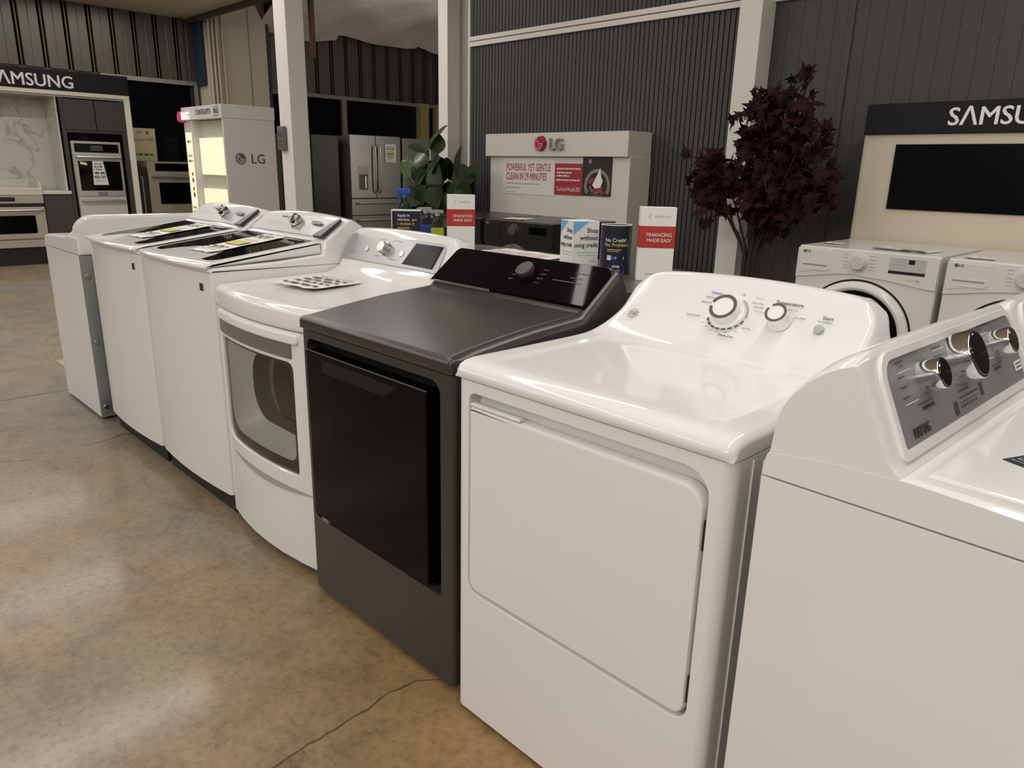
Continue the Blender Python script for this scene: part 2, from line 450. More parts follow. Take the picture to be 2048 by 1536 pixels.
# posts
def post(name, x0, x1, y0, y1, z1=ZC, extra=None):
    b = bx(x0, x1, y0, y1, 0, z1, .006)
    if extra: extra(b)
    return struct(obj(name, b, POSTW))
def seam(b): box(b, -1.300, -1.296, 3.596, 3.60, 0, ZC)
post('trim_4', -1.458, -1.30, 3.60, YW-.004)                        # post between the two displays
post('trim_5', -4.52, -4.385, 3.62, YW+.12)                          # post at the end of the panelling
t = bx(-4.262, -4.238, YW-.02, YW+.125, 0, ZC, .003); struct(obj('trim_6', t, POSTW))
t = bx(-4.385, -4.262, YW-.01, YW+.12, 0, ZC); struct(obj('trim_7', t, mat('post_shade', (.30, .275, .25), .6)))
post('trim_8', -4.39, -4.21, 1.925, 2.075)                           # free-standing post
# far window wall: corrugated metal above, windows below
CORR = mat('corrugated_metal', (.085, .075, .062), .42, metal=.3, noise=((.5, 1.5, .2), .3))
w = bm_new()
u = -7.0; prof_ = []
while u < 10.35:
    prof_ += [(u, .022), (u+.10, .022), (u+.108, .016), (u+.116, .022), (u+.215, .022), (u+.223, 0), (u+.243, 0), (u+.249, .018), (u+.261, .018), (u+.267, 0), (u+.283, 0)]; u += .29
lo = ring(w, [(XL+d, q, 2.50) for q, d in prof_]); hi = ring(w, [(XL+d, q, 4.6) for q, d in prof_])
for i in range(len(prof_)-1): w.faces.new((lo[i], lo[i+1], hi[i+1], hi[i]))
box(w, XL-.12, XL, -7, 10.4, 2.50, 4.6)
box(w, XL-.12, XL, -7, 10.4, 0, .35)
box(w, XL-.12, XL, -7, 2.60, .35, 2.5)
struct(obj('wall_left', w, CORR, smooth=0, flip=False))
NIGHT = mat('night_glass', (.004, .004, .005), .03, spec=.6)
FRAME = mat('window_frame', (.26, .235, .20), .5)
for i, (a, b) in enumerate(((2.60, 3.95), (4.95, 6.53), (6.53, 8.35), (8.35, 10.4))):
    f = bm_new()
    box(f, XL-.06, XL+.02, a, a+.045, .35, 2.50); box(f, XL-.06, XL+.02, b-.045, b, .35, 2.50)
    box(f, XL-.06, XL+.02, a+.045, b-.045, 2.44, 2.50); box(f, XL-.06, XL+.02, a+.045, b-.045, .35, .41)
    wf = struct(obj('window_%d' % (i+1), f, FRAME, smooth=0))
    obj('pane', bx(XL-.045, XL-.03, a+.045, b-.045, .41, 2.44), NIGHT, wf, smooth=0)
# beige boxed column with conduits and blue edges
t = bx(XL-.1, XL+.35, 4.0, 4.95, 0, 3.7, .006); struct(obj('trim_9', t, mat('beige_column', (.60, .53, .41), .55, noise=((.4, .4, .3), .15))))
t = bx(XL+.03, XL+.32, 4.951, 5.02, 0, 3.7); box(t, XL+.03, XL+.28, 3.93, 3.999, 2.45, 3.7); struct(obj('trim_10', t, mat('blue_tape', (.018, .032, .065), .6)))
t = bx(XL+.351, XL+.354, 4.66, 4.668, 0, 3.7); struct(obj('trim_11', t, DKGREY))
BRICK = mat('yellow_brick', (.40, .31, .16), .7, noise=((6, 6, 20), .35))
t = bx(XL-.11, XL+.10, 8.15, 8.36, 0, 2.5); box(t, XL-.11, XL+.10, 8.55, 8.72, 0, 2.5); struct(obj('trim_12', t, BRICK))
# ceilings
CEILM = mat('beige_ceiling', (.78, .69, .55), .7)
struct(obj('ceiling', bx(-12, 6, -7, 3.9, ZC+.0, ZC+.12), CEILM, smooth=0))
t = bx(-10.7, -4.2, 3.84, 3.90, ZC-.07, ZC, .004); box(t, -10.7, -4.2, 3.90, 3.95, ZC-.03, ZC+.25); struct(obj('trim_13', t, mat('dark_beam', (.07, .06, .05), .6)))
struct(obj('wall_front', bx(-12, 6, -7.1, -7, 0, ZC), mat('front_wall', (.16, .14, .12), .7), smooth=0))
struct(obj('wall_right', bx(5, 5.1, -7, YW+.1, 0, ZC), mat('right_wall', (.35, .32, .29), .7), smooth=0))
struct(obj('wall_far', bx(-12, -4.2, 10.4, 10.5, 0, 4.8), WALLD, smooth=0))
struct(obj('ceiling_upper', bx(-12, -4.0, 3.9, 10.5, 4.6, 4.7), mat('dark_roof', (.02, .018, .016), .8), smooth=0))

# ------------------------------------------------------------------ front row: dryer with plain white door
def arch(x, W, h): return h*(1-((x-W/2)/(W/2))**2)
def corner_clip(x, x0, x1, r, top):
    """height of a rounded top corner at x"""
    d = min(x-x0, x1-x)
    if d >= r: return 9
    if d < 0: return -9
    return top - r + math.sqrt(max(0, r*r-(r-d)**2))
def feet(t, W, D, h=.03):
    for fx in (.06, W-.06):
        for fy in (.07, D-.07): obj('foot', cyl(bm_new(), (fx, fy, 0), .02, .02, h, seg=16), SHADOW, t)
def white_dryer():
    W, D = .687, .70
    t = thing('clothes_dryer', 'white front door dryer with two white dials, between the black dryer and the grey-panelled washer', 'dryer', (0, 0, 0))
    hole = rr(.042, .648, .352, .853, (.035, .035, .05, .022), 6, 4)
    cab = obj('cabinet', cabinet(bm_new(), W, D, .014, .8785, .026, hole, .032, m=4), WHITE, t)
    s = bm_new(); box(s, W-.001, W+.0025, .062, .066, .03, .87); box(s, W-.001, W+.003, .10, .66, .05, .86, .002); obj('side_panel', s, WHITE, t)
    door = obj('door', pl(rr(.047, .642, .362, .822, (.03, .028, .045, .006), 6, 4), FLAT, .028, .009, -.004), WHITE, t)
    lip = bx(.052, .205, -.004, .012, .822, .830, .003); obj('door_grip', lip, WHITE, door)
    for hz in (.735, .425): obj('hinge', bx(.642, .6475, .002, .02, hz-.028, hz+.028, .001), BLACK, t)
    for fx in (.06, .62):
        for fy in (.09, .6): obj('foot', cyl(bm_new(), (fx, fy, 0), .02, .02, .03, seg=16), SHADOW, t)
    # lid and console in one pressing
    front = [(-.004, .8815), (-.0075, .890), (-.006, .900), (.002, .911), (.016, .918), (.04, .9215)]
    deck = smooth_prof([(.04, .9215), (.25, .921), (.40, .922), (.455, .926), (.50, .938), (.545, .962), (.585, .998), (.62, 1.034), (.640, 1.055), (.652, 1.063), (.668, 1.066)], 3)
    prof = front[:-1]+deck+[(.69, 1.062), (.70, 1.045), (.70, .8815)]
    st = fillet_xs(0, W, .018, 5, 16)
    st = sorted(set(st+[(.03+k*.008, 0) for k in range(9)]+[(W-.03-k*.008, 0) for k in range(9)]))
    def warp(x, y, z):
        wgt = min(1, max(0, (z-.93)/.1)) if y > .45 else 0
        z2 = z+arch(x, W, .018)*wgt
        if y > .44 and z > .925:
            z2 = min(z2, max(.93, corner_clip(x, .002, W-.002, .080, 1.072)))
            x = W/2+(x-W/2)*(1-.060*min(1, max(0, (z2-.928)/.05)))
        if .05 < y < .43 and .06 < x < W-.06: z2 -= .0035*min(1, (x-.06)/.02, (W-.06-x)/.02)*min(1, (y-.05)/.03)
        return x, y, z2
    top = obj('top_panel', loft(bm_new(), prof, st, warp), WHITE, t, smooth=50)
    # console dials: face leaning back ~41 degrees
    M = face_frame(.578, 1.004, 41.0)
    def dial(name, x, z, rb, rc, h, m1=WHITE2):
        b = bm_new(); cyl(b, (x, 0, z), rb, rb*.96, .010, (0, -1, 0), 40, .003); cyl(b, (x, -.009, z), rc*1.02, rc, h, (0, -1, 0), 40, .003)
        o = obj(name, b, m1, t, M)
        prints('dial_ring', [('a', x, z, rc*.74, rc*.97, 165 if rb > .04 else 130, 165-340 if rb > .04 else 130-335)], mat('dial_grey', (.10, .09, .085), .4), o, None, off=-(.009+h+.0012))
        return o
    dial('timer_dial', .333, -.004, .045, .035, .026)
    dial('temperature_dial', .463, .002, .028, .0255, .026)
    obj('start_button', cyl(bm_new(), (.556, 0, -.004), .0115, .0105, .006, (0, -1, 0), 28, .002), mat('button_grey', (.36, .42, .43), .4), t, M)
    CONC = lambda x, z: -2.6*z*z if z < 0 else 0
    it = []
    for k in range(8):
        a = 205+k*18; it.append(('a', .333, -.002, .0465, .051, a, a+13))
    P = 'CENTER'
    it += [('t', 'More Dry', .394, .038, .0072), ('t', 'Less Dry', .400, .028, .0072), ('t', 'Off', .349, .056, .007), ('t', 'Optimum', .272, .036, .0085), ('t', 'More Dry', .268, .020, .0085),
           ('t', 'Quick Fluff', .246, -.022, .0085), ('t', 'Time Dry', .362, -.070, .0105, P, .012), ('t', 'Temperature', .468, .049, .0125, P, .008), ('t', 'Start', .566, .026, .0125, P, .008),
           ('t', 'Push to Start', .562, .016, .006), ('t', 'Cotton', .437, .030, .006), ('t', 'Easy Care', .483, .034, .006), ('t', 'Air Fluff', .505, .016, .0075), ('t', '80 Min', .398, -.036, .0075), ('t', '60', .378, -.051, .007), ('t', '50', .355, -.058, .007), ('t', '40', .334, -.062, .007), ('t', '30', .315, -.060, .007), ('t', '20', .298, -.050, .007), ('t', '10', .283, -.040, .007)]
    prints('control_lettering', it, PRINT, t, M, off=-.0022, yf=CONC)
    prints('blue_lettering', [('t', 'Cottons', .280, .050, .0095, P, .01)], mat('print_blue', (.10, .22, .55), .5), t, M, off=-.0022)
    prints('grey_lettering', [('t', 'Casuals', .392, .053, .0072), ('t', 'Delicates', .406, .017, .0068), ('a', .333, -.002, .0465, .050, -5, 62)], PRINTL, t, M, off=-.0022)
    Me = face_frame(.545, .968, 48)
    prints('emblem', [('a', .078, 0, .0125, .0145, 0, 360), ('t', 'GE', .078, 0, .017, P, .01)], mat('emblem_grey', (.22, .22, .23), .4), t, Me, off=-.003)
    return t
white_dryer()

# ------------------------------------------------------------------ front row: black dryer
def black_dryer():
    W, D = .686, .66
    t = thing('clothes_dryer', 'charcoal black dryer with black glass door and round knob, third machine from the right end', 'dryer', (-.715, .013, 0))
    hole = rr(.028, .641, .274, .846, (.012, .014, .035, .03), 6, 4)
    obj('cabinet', cabinet(bm_new(), W, D, .024, .868, .016, hole, .05, m=4, pit=True), CHAR, t)
    obj('door_recess', pl(rr(.034, .635, .280, .840, .01, 4, 1), FLAT, .004, 0, .046), BLACK, t)
    door = obj('door', pl(rr(.045, .604, .296, .816, (.006, .004, .004, .006), 3, 1), FLAT, .040, .003, -.013), BLKGL, t)
    obj('door_grip', pl([(.13, .80), (.13, .763), (.43, .763), (.49, .80)], FLAT, .002, .0006, -.0145), mat('grip_grey', (.010, .010, .011), .4, spec=.2), door)
    obj('edge_highlight', bx(.045, .604, -.0135, -.010, .8145, .8175, .0008), mat('highlight_metal', (.22, .21, .20), .3, metal=.7), door)  # pale strip standing for the highlight on the glossy top bevel
    obj('hinge', bx(.07, .105, -.005, .02, .276, .292, .003), MIDGREY, t)
    feet(t, W, D)
    prof = [(-.004, .872), (-.006, .880), (-.006, .893), (-.003, .902), (.006, .909)] + smooth_prof([(.012, .9105), (.12, .926), (.28, .944), (.42, .953), (.467, .957)], 3) + \
        [(.476, .966), (.602, 1.062), (.608, 1.066), (.622, 1.062), (.640, 1.040), (.652, 1.0), (.655, .872)]
    def warp(x, y, z):
        e = min(x, W-x)
        k = max(0, 1-e/.032)
        if z > .90: z -= .020*k*k*(1 if y > .03 else y/.03 if y > 0 else 0)
        return x, y, z
    st = sorted(set(fillet_xs(0, W, .008, 4, 14)+[(.012+.004*k, 0) for k in range(6)]+[(W-.012-.004*k, 0) for k in range(6)]))
    obj('top_panel', loft(bm_new(), prof, st, warp), CHAR, t, smooth=40)
    M = face_frame(.476, .968, 52.7)
    obj('control_panel', pl(rr(.012, W-.016, .001, .158, (.003, .003, .028, .02), 6, 1), FLAT, .012, .003, -.008), BLKPANEL, t, M)
    obj('panel_edge', bx(.012, .30, -.009, .0, -.003, .001, .0008), CHROME, t, M)
    k = bm_new(); cyl(k, (.393, -.007, .086), .021, .021, .018, (0, -1, 0), 36); cyl(k, (.393, -.022, .086), .029, .0285, .013, (0, -1, 0), 40, .003)
    obj('control_knob', k, mat('knob_graphite', (.075, .075, .078), .33, metal=.4), t, M)
    it = []
    for i, zz in enumerate((.112, .094, .076, .058)): it += greek(.335, .352, zz, .0028) + greek(.440, .462, zz, .0028)
    it += greek(.56, .61, .118, .003) + greek(.555, .60, .098, .003) + greek(.50, .61, .080, .003)
    prints('control_lettering', it, mat('faint_print', (.10, .10, .10), .5), t, M, off=-.0088)
black_dryer()

# ------------------------------------------------------------------ front row: white dryer with window door
def window_dryer():
    W, D, BOW = .680, .66, .038
    yf = lambda x, z: -BOW*(1-((x-W/2)/(W/2))**2)
    t = thing('clothes_dryer', 'white dryer with grey window door and square black display, left of the black dryer', 'dryer', (-1.397, .056, 0))
    win = rr(.050, .575, .352, .736, (.05, .02, .028, .012), 6, 6)
    obj('cabinet', cabinet(bm_new(), W, D, .036, .836, .012, win, .012, bow=BOW, m=6, pit=False), WHITE, t)
    obj('kick', bx(.012, W-.012, .02, D, 0, .04), SHADOW, t)
    # window: dark border, pale moulded bowl, drum, pane
    P1 = inset_poly(win, .006); P2 = rr(.075, .552, .395, .724, (.085, .035, .05, .03), 6, 6); P3 = rr(.150, .560, .445, .70, (.11, .10, .10, .10), 6, 6)
    b = bm_new(); frame_ring(b, P1, P2, yf, .009, .004)
    door = obj('door', b, mat('smoked_border', (.10, .097, .085), .2), t)
    b = bm_new(); r0 = ring(b, [(p[0], yf(*p)+.010, p[1]) for p in P2]); r1 = ring(b, [(p[0], .045, p[1]) for p in P3]); bridge(b, r0, r1)
    obj('door_bowl', b, mat('bowl_grey', (.85, .86, .81), .3), door, flip=False)
    b = bm_new(); r1 = ring(b, [(p[0], .045, p[1]) for p in P3]); P4 = [(.355+(p[0]-.355)*1.02, .57+(p[1]-.57)*1.02) for p in P3]
    r2 = ring(b, [(p[0], .11, p[1]) for p in P4]); bridge(b, r1, r2)
    P5 = rr(.17, .60, .40, .73, .17, 6, 6); r3 = ring(b, [(p[0], .11, p[1]) for p in P5]); r4 = ring(b, [(p[0], .42, p[1]) for p in P5]); bridge(b, r2, r3); bridge(b, r3, r4); b.faces.new(r4)
    obj('drum', b, mat('drum_steel', (.36, .33, .27), .35, metal=.2), door, flip=False)
    b = bm_new(); rg = ring(b, [(p[0], yf(*p)+.006, p[1]) for p in P1]); fill(b, rg, P1, lambda x, z: yf(x, z)+.006, 4)
    obj('door_glass', b, mat('smoked_pane', (.1, .1, .1), .05, trans=(.86, .86, .83)), door)
    # grip scoop and silver bar above the window
    obj('door_grip', pl(rr(.036, .610, .796, .829, (.012, .012, .014, .014), 5, 8), yf, .012, .006, -.010, 4), WHITE2, t)
    obj('trim_bar', pl(rr(.044, .572, .748, .797, (.004, .006, .004, .004), 4, 8), yf, .008, .002, -.005, 4), mat('bar_grey', (.24, .235, .225), .3, metal=.5), t)
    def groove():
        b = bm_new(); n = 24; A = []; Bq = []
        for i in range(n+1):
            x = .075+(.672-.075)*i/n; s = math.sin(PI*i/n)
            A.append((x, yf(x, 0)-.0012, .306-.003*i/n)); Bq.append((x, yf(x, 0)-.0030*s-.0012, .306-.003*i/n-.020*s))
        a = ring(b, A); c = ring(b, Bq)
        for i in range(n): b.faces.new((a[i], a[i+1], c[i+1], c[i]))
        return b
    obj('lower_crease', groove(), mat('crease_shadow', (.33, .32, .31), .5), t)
    prof = [(.0, .840), (-.004, .850), (-.003, .888), (.004, .902), (.018, .909)] + smooth_prof([(.03, .911), (.2, .914), (.40, .918), (.46, .924), (.50, .945), (.512, .958), (.575, 1.070), (.592, 1.088), (.610, 1.091)], 3) + [(.632, 1.08), (.645, 1.05), (.65, .84)]
    def warp(x, y, z):
        yy = y + (yf(x, 0) if y < .03 else yf(x, 0)*max(0, (.4-y)/.37))
        e = min(x, W-x)
        if y > .45 and z > .94: z += arch(x, W, .012)-.004; z = min(z, max(.95, corner_clip(x, .004, W-.004, .075, 1.094)))
        if .06 < y < .44 and e > .03: z -= .010*min(1, (e-.03)/.03)*min(1, (y-.06)/.04, (.44-y)/.05)
        return x, yy, z
    st = sorted(set(fillet_xs(0, W, .014, 5, 20)+[(.02+k*.009, 0) for k in range(9)]+[(W-.02-k*.009, 0) for k in range(9)]))
    # finer depth stations for the sunk top
    obj('top_panel', loft(bm_new(), prof, st, warp), WHITE, t, smooth=55)
    M = face_frame(.515, .966, 30.0)
    pan = obj('control_panel', pl(rr(.010, .618, .006, .118, (.006, .006, .03, .03), 6, 6), lambda x, z: -arch(x, W, .005), .012, .003, -.002, 4), SILVER, t, M)
    obj('display_screen', pl([(.415, .020), (.585, .020), (.598, .106), (.448, .106)], FLAT, .006, .0008, -.0085), mat('screen_black', (.006, .006, .006), .2, spec=.1), t, M)
    k = bm_new(); cyl(k, (.285, -.004, .066), .027, .026, .012, (0, -1, 0), 36); cyl(k, (.285, -.015, .066), .0235, .0225, .022, (0, -1, 0), 36, .003)
    obj('control_knob', k, SATIN, t, M)
    for bxx in (.165, .39): obj('button', cyl(bm_new(), (bxx, -.004, .058), .0125, .012, .006, (0, -1, 0), 24, .002), SATIN, t, M)
    it = greek(.04, .085, .035, .003) + greek(.23, .26, .105, .0025) + greek(.23, .26, .035, .0025) + greek(.315, .36, .105, .0025) + greek(.32, .37, .03, .0025)
    prints('control_lettering', it, PRINTL, t, M, off=-.0085)
    it = []
    for zz in (.04, .06, .08): it += greek(.455, .575, zz, .003, .8)
    prints('screen_lettering', it, mat('dim_print', (.06, .06, .06), .5), t, M, off=-.0092)
window_dryer()

# ------------------------------------------------------------------ front row: two white top loaders with black glass lids
def top_loader():
    W, D, BOW = .687, .70, .018
    yf = lambda x, z: -BOW*(1-((x-W/2)/(W/2))**2)
    t = thing('washing_machine', 'white top loading washer with black glass lid, directly left of the window-door dryer', 'washing machine', (-2.086, .046, 0), 0)
    obj('cabinet', cabinet(bm_new(), W, D, .084, .944, .014, bow=BOW, m=6), WHITE, t)
    obj('kick', bx(.014, W-.014, .022, D, 0, .086), SHADOW, t)
    prof = [(.002, .9445), (-.003, .951), (-.001, .958), (.02, .962), (.26, .972), (.455, .985), (.462, 1.028), (.470, 1.040), (.560, 1.108), (.575, 1.117), (.595, 1.118), (.66, 1.08), (.695, 1.03), (.70, .9445)]
    def warp(x, y, z):
        yy = y + (yf(x, 0) if y < .03 else yf(x, 0)*max(0, (.4-y)/.37))
        if y > .455 and z > 1.0:
            k = min(1, (z-1.0)/.1); z += arch(x, W, .016)*k-.002
            z = min(z, max(1.0, corner_clip(x, -.02, W+.02, .06, 1.128)))
        if .03 < y < .45: z -= .003*max(0, 1-min(x, W-x)/.05)
        return x, yy, z
    st = sorted(set(fillet_xs(0, W, .010, 4, 18)+[(.012+k*.006, 0) for k in range(8)]+[(W-.012-k*.006, 0) for k in range(8)]))
    obj('top_panel', loft(bm_new(), prof, st, warp), WHITE, t, smooth=40)
    # lid: wedge slab with bevelled rim and inset glass
    L0, L1 = .022, .665
    lp = [(-.012, .957), (-.021, .963), (-.021, .970), (-.012, .9775), (.02, .981), (.450, 1.036), (.457, 1.030), (.457, .985), (.26, .9745), (.02, .9625)]
    def lw(x, y, z): return x, y + (yf(x, 0)-yf(L0, 0) if y < .03 else 0), z
    lid = obj('lid', loft(bm_new(), lp, fillet_xs(L0, L1, .012, 5, 12), lw), WHITE, t, smooth=40)
    sl = math.atan2(.055, .43)
    ML = Matrix.Translation((0, .02, .981)) @ Matrix.Rotation(sl, 4, 'X')     # x across, y up the lid, z out
    g = bm_new(); P = rr(.062, .628, .008, .425, (.05, .05, .006, .006), 6, 1)
    r0 = ring(g, [(p[0], p[1], -.004) for p in P]); r1 = ring(g, [(p[0], p[1], .0012) for p in P]); bridge(g, r0, r1); g.faces.new(r1)
    obj('lid_glass', g, BLKGL, lid, ML, smooth=0)
    obj('lid_latch', bx(.50, .60, .385, .405, .0015, .006, .0015), mat('latch_steel', (.35, .35, .35), .2, metal=1), lid, ML)
    M = face_frame(.470, 1.041, 53.0)
    obj('control_panel', pl(rr(.014, W-.014, .006, .110, (.004, .004, .03, .03), 6, 8), lambda x, z: -arch(x, W, .014)*min(1, .2+z*9), .008, .002, -.003, 5), SILVER, t, M)
    b = bm_new(); P = [(W-.085, -.002), (W-.022, -.002), (W-.005, .106), (W-.020, .112)]
    obj('console_wedge', pl(P, FLAT, .012, .001, -.020), mat('wedge_grey', (.045, .045, .045), .3), t, M)
    k = bm_new(); cyl(k, (.385, -.006, .064), .034, .033, .008, (0, -1, 0), 40, .002); cyl(k, (.385, -.016, .064), .0275, .026, .026, (0, -1, 0), 40, .003)
    for a in (35, 125): 
        c, s = math.cos(math.radians(a))*.024, math.sin(math.radians(a))*.024
        tube(k, [(.385-c, -.0445, .064-s), (.385+c, -.0445, .064+s)], .004, 8)
    obj('control_knob', k, CHROME, t, M)
    prints('display_screen', [('b', .535, .073, .075, .018), ('b', .25, .088, .05, .006)], mat('lcd_grey', (.12, .12, .125), .25), t, M, off=-.0175)
    prints('control_lettering', greek(.12, .25, .05, .0025) + greek(.44, .48, .09, .0025) + greek(.3, .33, .09, .0025), PRINTL, t, M, off=-.0175)
    bd = obj('badge', bx(.594, .619, -.008, .008, .876, .904, .001), BLACK, t)
    obj('badge_stripe', bx(.620, .627, -.008, .008, .876, .904, .001), SILVER, t)
    return t
w2 = top_loader()
w1 = dup(w2, (-2.792, .044, 0), 0, 'white top loading washer with black glass lid, beside the far plain white machine')
for o in (w1, w2): o['group'] = 'white top loaders with glass lids'

# paper price sheets lying on the lids
def sheet(label, M, P, marks, hi=None, cut=None, name='price_sheet', cat='paper sign', group=None):
    b = bm_new(); n = 10; w, h = P
    top = []
    for j in range(n+1):
        y = h*j/n
        top.append(ring(b, [(w*i/6-w/2, y, .0015+.004*math.sin(i*1.3+j*.7)**2*(1 if j in (0, n) else .4)) for i in range(7)]))
    for j in range(n):
        for i in range(6): b.faces.new((top[j][i], top[j][i+1], top[j+1][i+1], top[j+1][i]))
    o = obj(name, b, PAPER, None, M, smooth=60); tag(o, label, cat, group)
    R = Matrix.Rotation(-PI/2, 4, 'X')
    prints('print', marks, PRINT, o, R, off=-.0065)
    if hi: prints('highlight', hi, LIME, o, R, off=-.0062)
    return o
def lid_sheet(x0, y0, label):
    M = Matrix.Translation((x0+.39, y0+.085, .9925)) @ Matrix.Rotation(math.atan2(.055, .43), 4, 'X') @ Matrix.Rotation(math.radians(4), 4, 'Z')
    mk = []
    for z, k in ((.30, .012), (.275, .012), (.22, .006), (.09, .014), (.065, .010), (.04, .005)): mk += greek(-.06, .06, z, k, .5)
    sheet(label, M, (.17, .335), mk, [('b', 0, .165, .12, .06)], group='price sheets on the glass lids')
lid_sheet(-2.086, .046, 'white price sheet with a yellow-green stripe on the nearer glass lid')
lid_sheet(-2.792, .044, 'white price sheet with a yellow-green stripe on the farther glass lid')
mk = []
for z in (.04, .09, .13, .17): mk += greek(-.10, .10, z, .016, .4, .7, 1.8)
mk += greek(-.10, .10, .205, .007)
sheet('white price sheet with bold black lines, lying on the window-door dryer', Matrix.Translation((-1.175, .232, .9135)) @ Matrix.Rotation(math.radians(6), 4, 'Z'), (.24, .225), mk)

# ------------------------------------------------------------------ grey-panelled top loader turned sideways at the right end
def grey_panel_washer():
    W, D = .70, .69
    a = 88.3
    t = thing('washing_machine', 'white top loader with grey panel and three chrome knobs, turned sideways at the right front', 'washing machine', (.7325+.69*math.sin(math.radians(a)), -.69*math.cos(math.radians(a)), 0), a)
    obj('cabinet', cabinet(bm_new(), W, D, .02, .8765, .012), WHITE, t)
    # rear edge is visible: thin folded edge
    feet(t, W, D, .022)
    # deck: rim around a lid
    prof = [(-.004, .880), (-.008, .89), (-.006, .915), (.004, .932), (.02, .936)] + [(.30, .936), (.475, .936), (.60, .93), (.684, .918), (.690, .900), (.690, .880)]
    def dw(x, y, z):
        e = min(x, W-x); z2 = z
        if z > .92 and y < .45: z2 -= .008*max(0, 1-e/.03)**2
        return x, y, z2
    st = sorted(set(fillet_xs(0, W, .012, 5, 14)+[(.014+k*.006, 0) for k in range(8)]+[(W-.014-k*.006, 0) for k in range(8)]))
    obj('top_panel', loft(bm_new(), prof, [(x, min(i, .0015)) for x, i in st], dw), WHITE, t, smooth=45)
    lidp = [(.012, .924), (.006, .940), (.012, .945), (.03, .947), (.40, .948), (.462, .948), (.468, .944), (.468, .924)]
    lid = obj('lid', loft(bm_new(), lidp, fillet_xs(.016, W-.012, .005, 5, 8)), WHITE, t, smooth=45)
    # console: swept back, domed left and right ends
    cp = smooth_prof([(.6865, .912), (.682, .925), (.676, .985), (.658, 1.026), (.626, 1.062), (.598, 1.082), (.578, 1.091), (.572, 1.090), (.566, 1.083)], 3) + [(.510, .958), (.500, .944), (.4925, .937), (.4925, .930), (.60, .924)]
    def cw(x, y, z):
        e = min(x, W-x); k = max(0, 1-e/.045)
        if z > .93: y2 = y + .02*k*k*(z-.93)/.15*min(1, max(0, (.578-y)/.05)); z2 = z - .014*k*k*(z-.93)/.15+arch(x, W, .006)*(z-.93)/.15
        else: y2, z2 = y, z
        return x, y2, z2
    st = sorted(set(fillet_xs(0, W, .010, 5, 14)+[(.012+k*.006, 0) for k in range(8)]+[(W-.012-k*.006, 0) for k in range(8)]))
    obj('console', loft(bm_new(), cp, [(max(.0006, min(W-.0006, x)), min(i, .0015)) for x, i in st], cw), WHITE, t, smooth=45)
    lean = math.degrees(math.atan2(.056, .125))
    M = face_frame(.5095, .957, lean)
    f = bm_new(); frame_ring(f, rr(.034, .674, -.012, .142, (.012, .012, .04, .04), 7, 1), rr(.048, .660, .002, .130, (.006, .006, .03, .03), 7, 1), FLAT, -.006, .012)
    obj('panel_surround', f, WHITE2, t, M)
    obj('control_panel', pl(rr(.047, .661, .001, .131, (.006, .006, .03, .03), 7, 1), FLAT, .010, .001, -.004), MAYGREY, t, M)
    def knob(x, z, r, h):
        b = bm_new(); cyl(b, (x, -.004, z), r*1.02, r, h, (0, -1, 0), 48, .0025)
        o = obj('control_knob', b, CHROME, t, M)
        obj('knob_cap', cyl(bm_new(), (x, -.004-h, z), r*.86, r*.84, .0012, (0, -1, 0), 48), mat('dark_chrome', (.10, .10, .10), .12, metal=1), o)
        obj('knob_mark', bx(x-.001, x+r*.75, -.0062-h, -.004-h, z-.001, z+.001), CHROME, o)
    knob(.175, .088, .0245, .032); knob(.335, .092, .041, .034); knob(.535, .088, .0245, .032)
    C = 'CENTER'
    it = [('t', 'MAYTAG', .118, .0165, .0215, C, .004, .72), ('t', 'TEMPERATURE', .165, .044, .0075, C, .008), ('t', 'WARM', .105, .115, .006), ('t', 'SOIL LEVEL', .515, .045, .0075, C, .008)]
    it += greek(.088, .118, .122, .0025) + greek(.13, .19, .052, .0025) + greek(.085, .11, .10, .0022) + greek(.085, .11, .085, .0022) + greek(.085, .11, .07, .0022)
    for zz in (.122, .108, .094, .08, .066): it += greek(.235, .272, zz, .0024)
    it += greek(.30, .35, .040, .0024) + greek(.36, .41, .1215, .0024) + greek(.45, .49, .122, .0022) + greek(.46, .53, .128, .0022) + greek(.49, .55, .052, .0022)
    it += [('b', .272, .018, .016, .022), ('b', .405, .027, .014, .022), ('b', .335, .022, .085, .001)] + [('b', .297+i*.014, .016, .006, .004) for i in range(6)] + greek(.295, .385, .03, .0024)
    prints('control_lettering', it, PRINT, t, M, off=-.0048)
    prints('dial_lines', [('b', .112, .107, .05, .0012), ('b', .112, .060, .05, .0012), ('b', .262, .118, .05, .0012), ('b', .262, .060, .05, .0012), ('b', .49, .113, .045, .0012), ('b', .49, .066, .045, .0012)], PRINTW, t, M, off=-.0048)
    stk = obj('white_sticker', pl(rr(.612, .652, .022, .040, .003, 4, 1), FLAT, .001, 0, -.0055), PAPER, t, M)
    prints('sticker_lettering', greek(.617, .648, .035, .003) + greek(.617, .648, .028, .003), PRINT, t, M, off=-.006)
    # navy warranty sticker on the lid
    R = Matrix.Translation((.182, .385, .9485)) @ Matrix.Rotation(math.radians(-22), 4, 'Z') @ Matrix.Rotation(-PI/2, 4, 'X')
    obj('lid_sticker', pl(rr(-.034, .034, -.020, .020, .002, 3, 1), FLAT, .0006, 0, -.0004), NAVY, lid, R)
    prints('sticker_number', [('t', '10', -.017, .002, .028, C, .02), ('t', 'YEAR', .014, .008, .010, C, .01), ('t', 'LIMITED', .014, -.003, .007), ('b', .014, -.011, .03, .003)], mat('sticker_grey', (.30, .31, .36), .5), lid, R, off=-.0012)
    return t
mw = grey_panel_washer()
a = math.radians(88.3)
dup(mw, (mw.location.x+math.cos(a)*.715, mw.location.y+math.sin(a)*.715, 0), None, 'second grey-panelled white top loader at the right edge, beyond the sideways one')

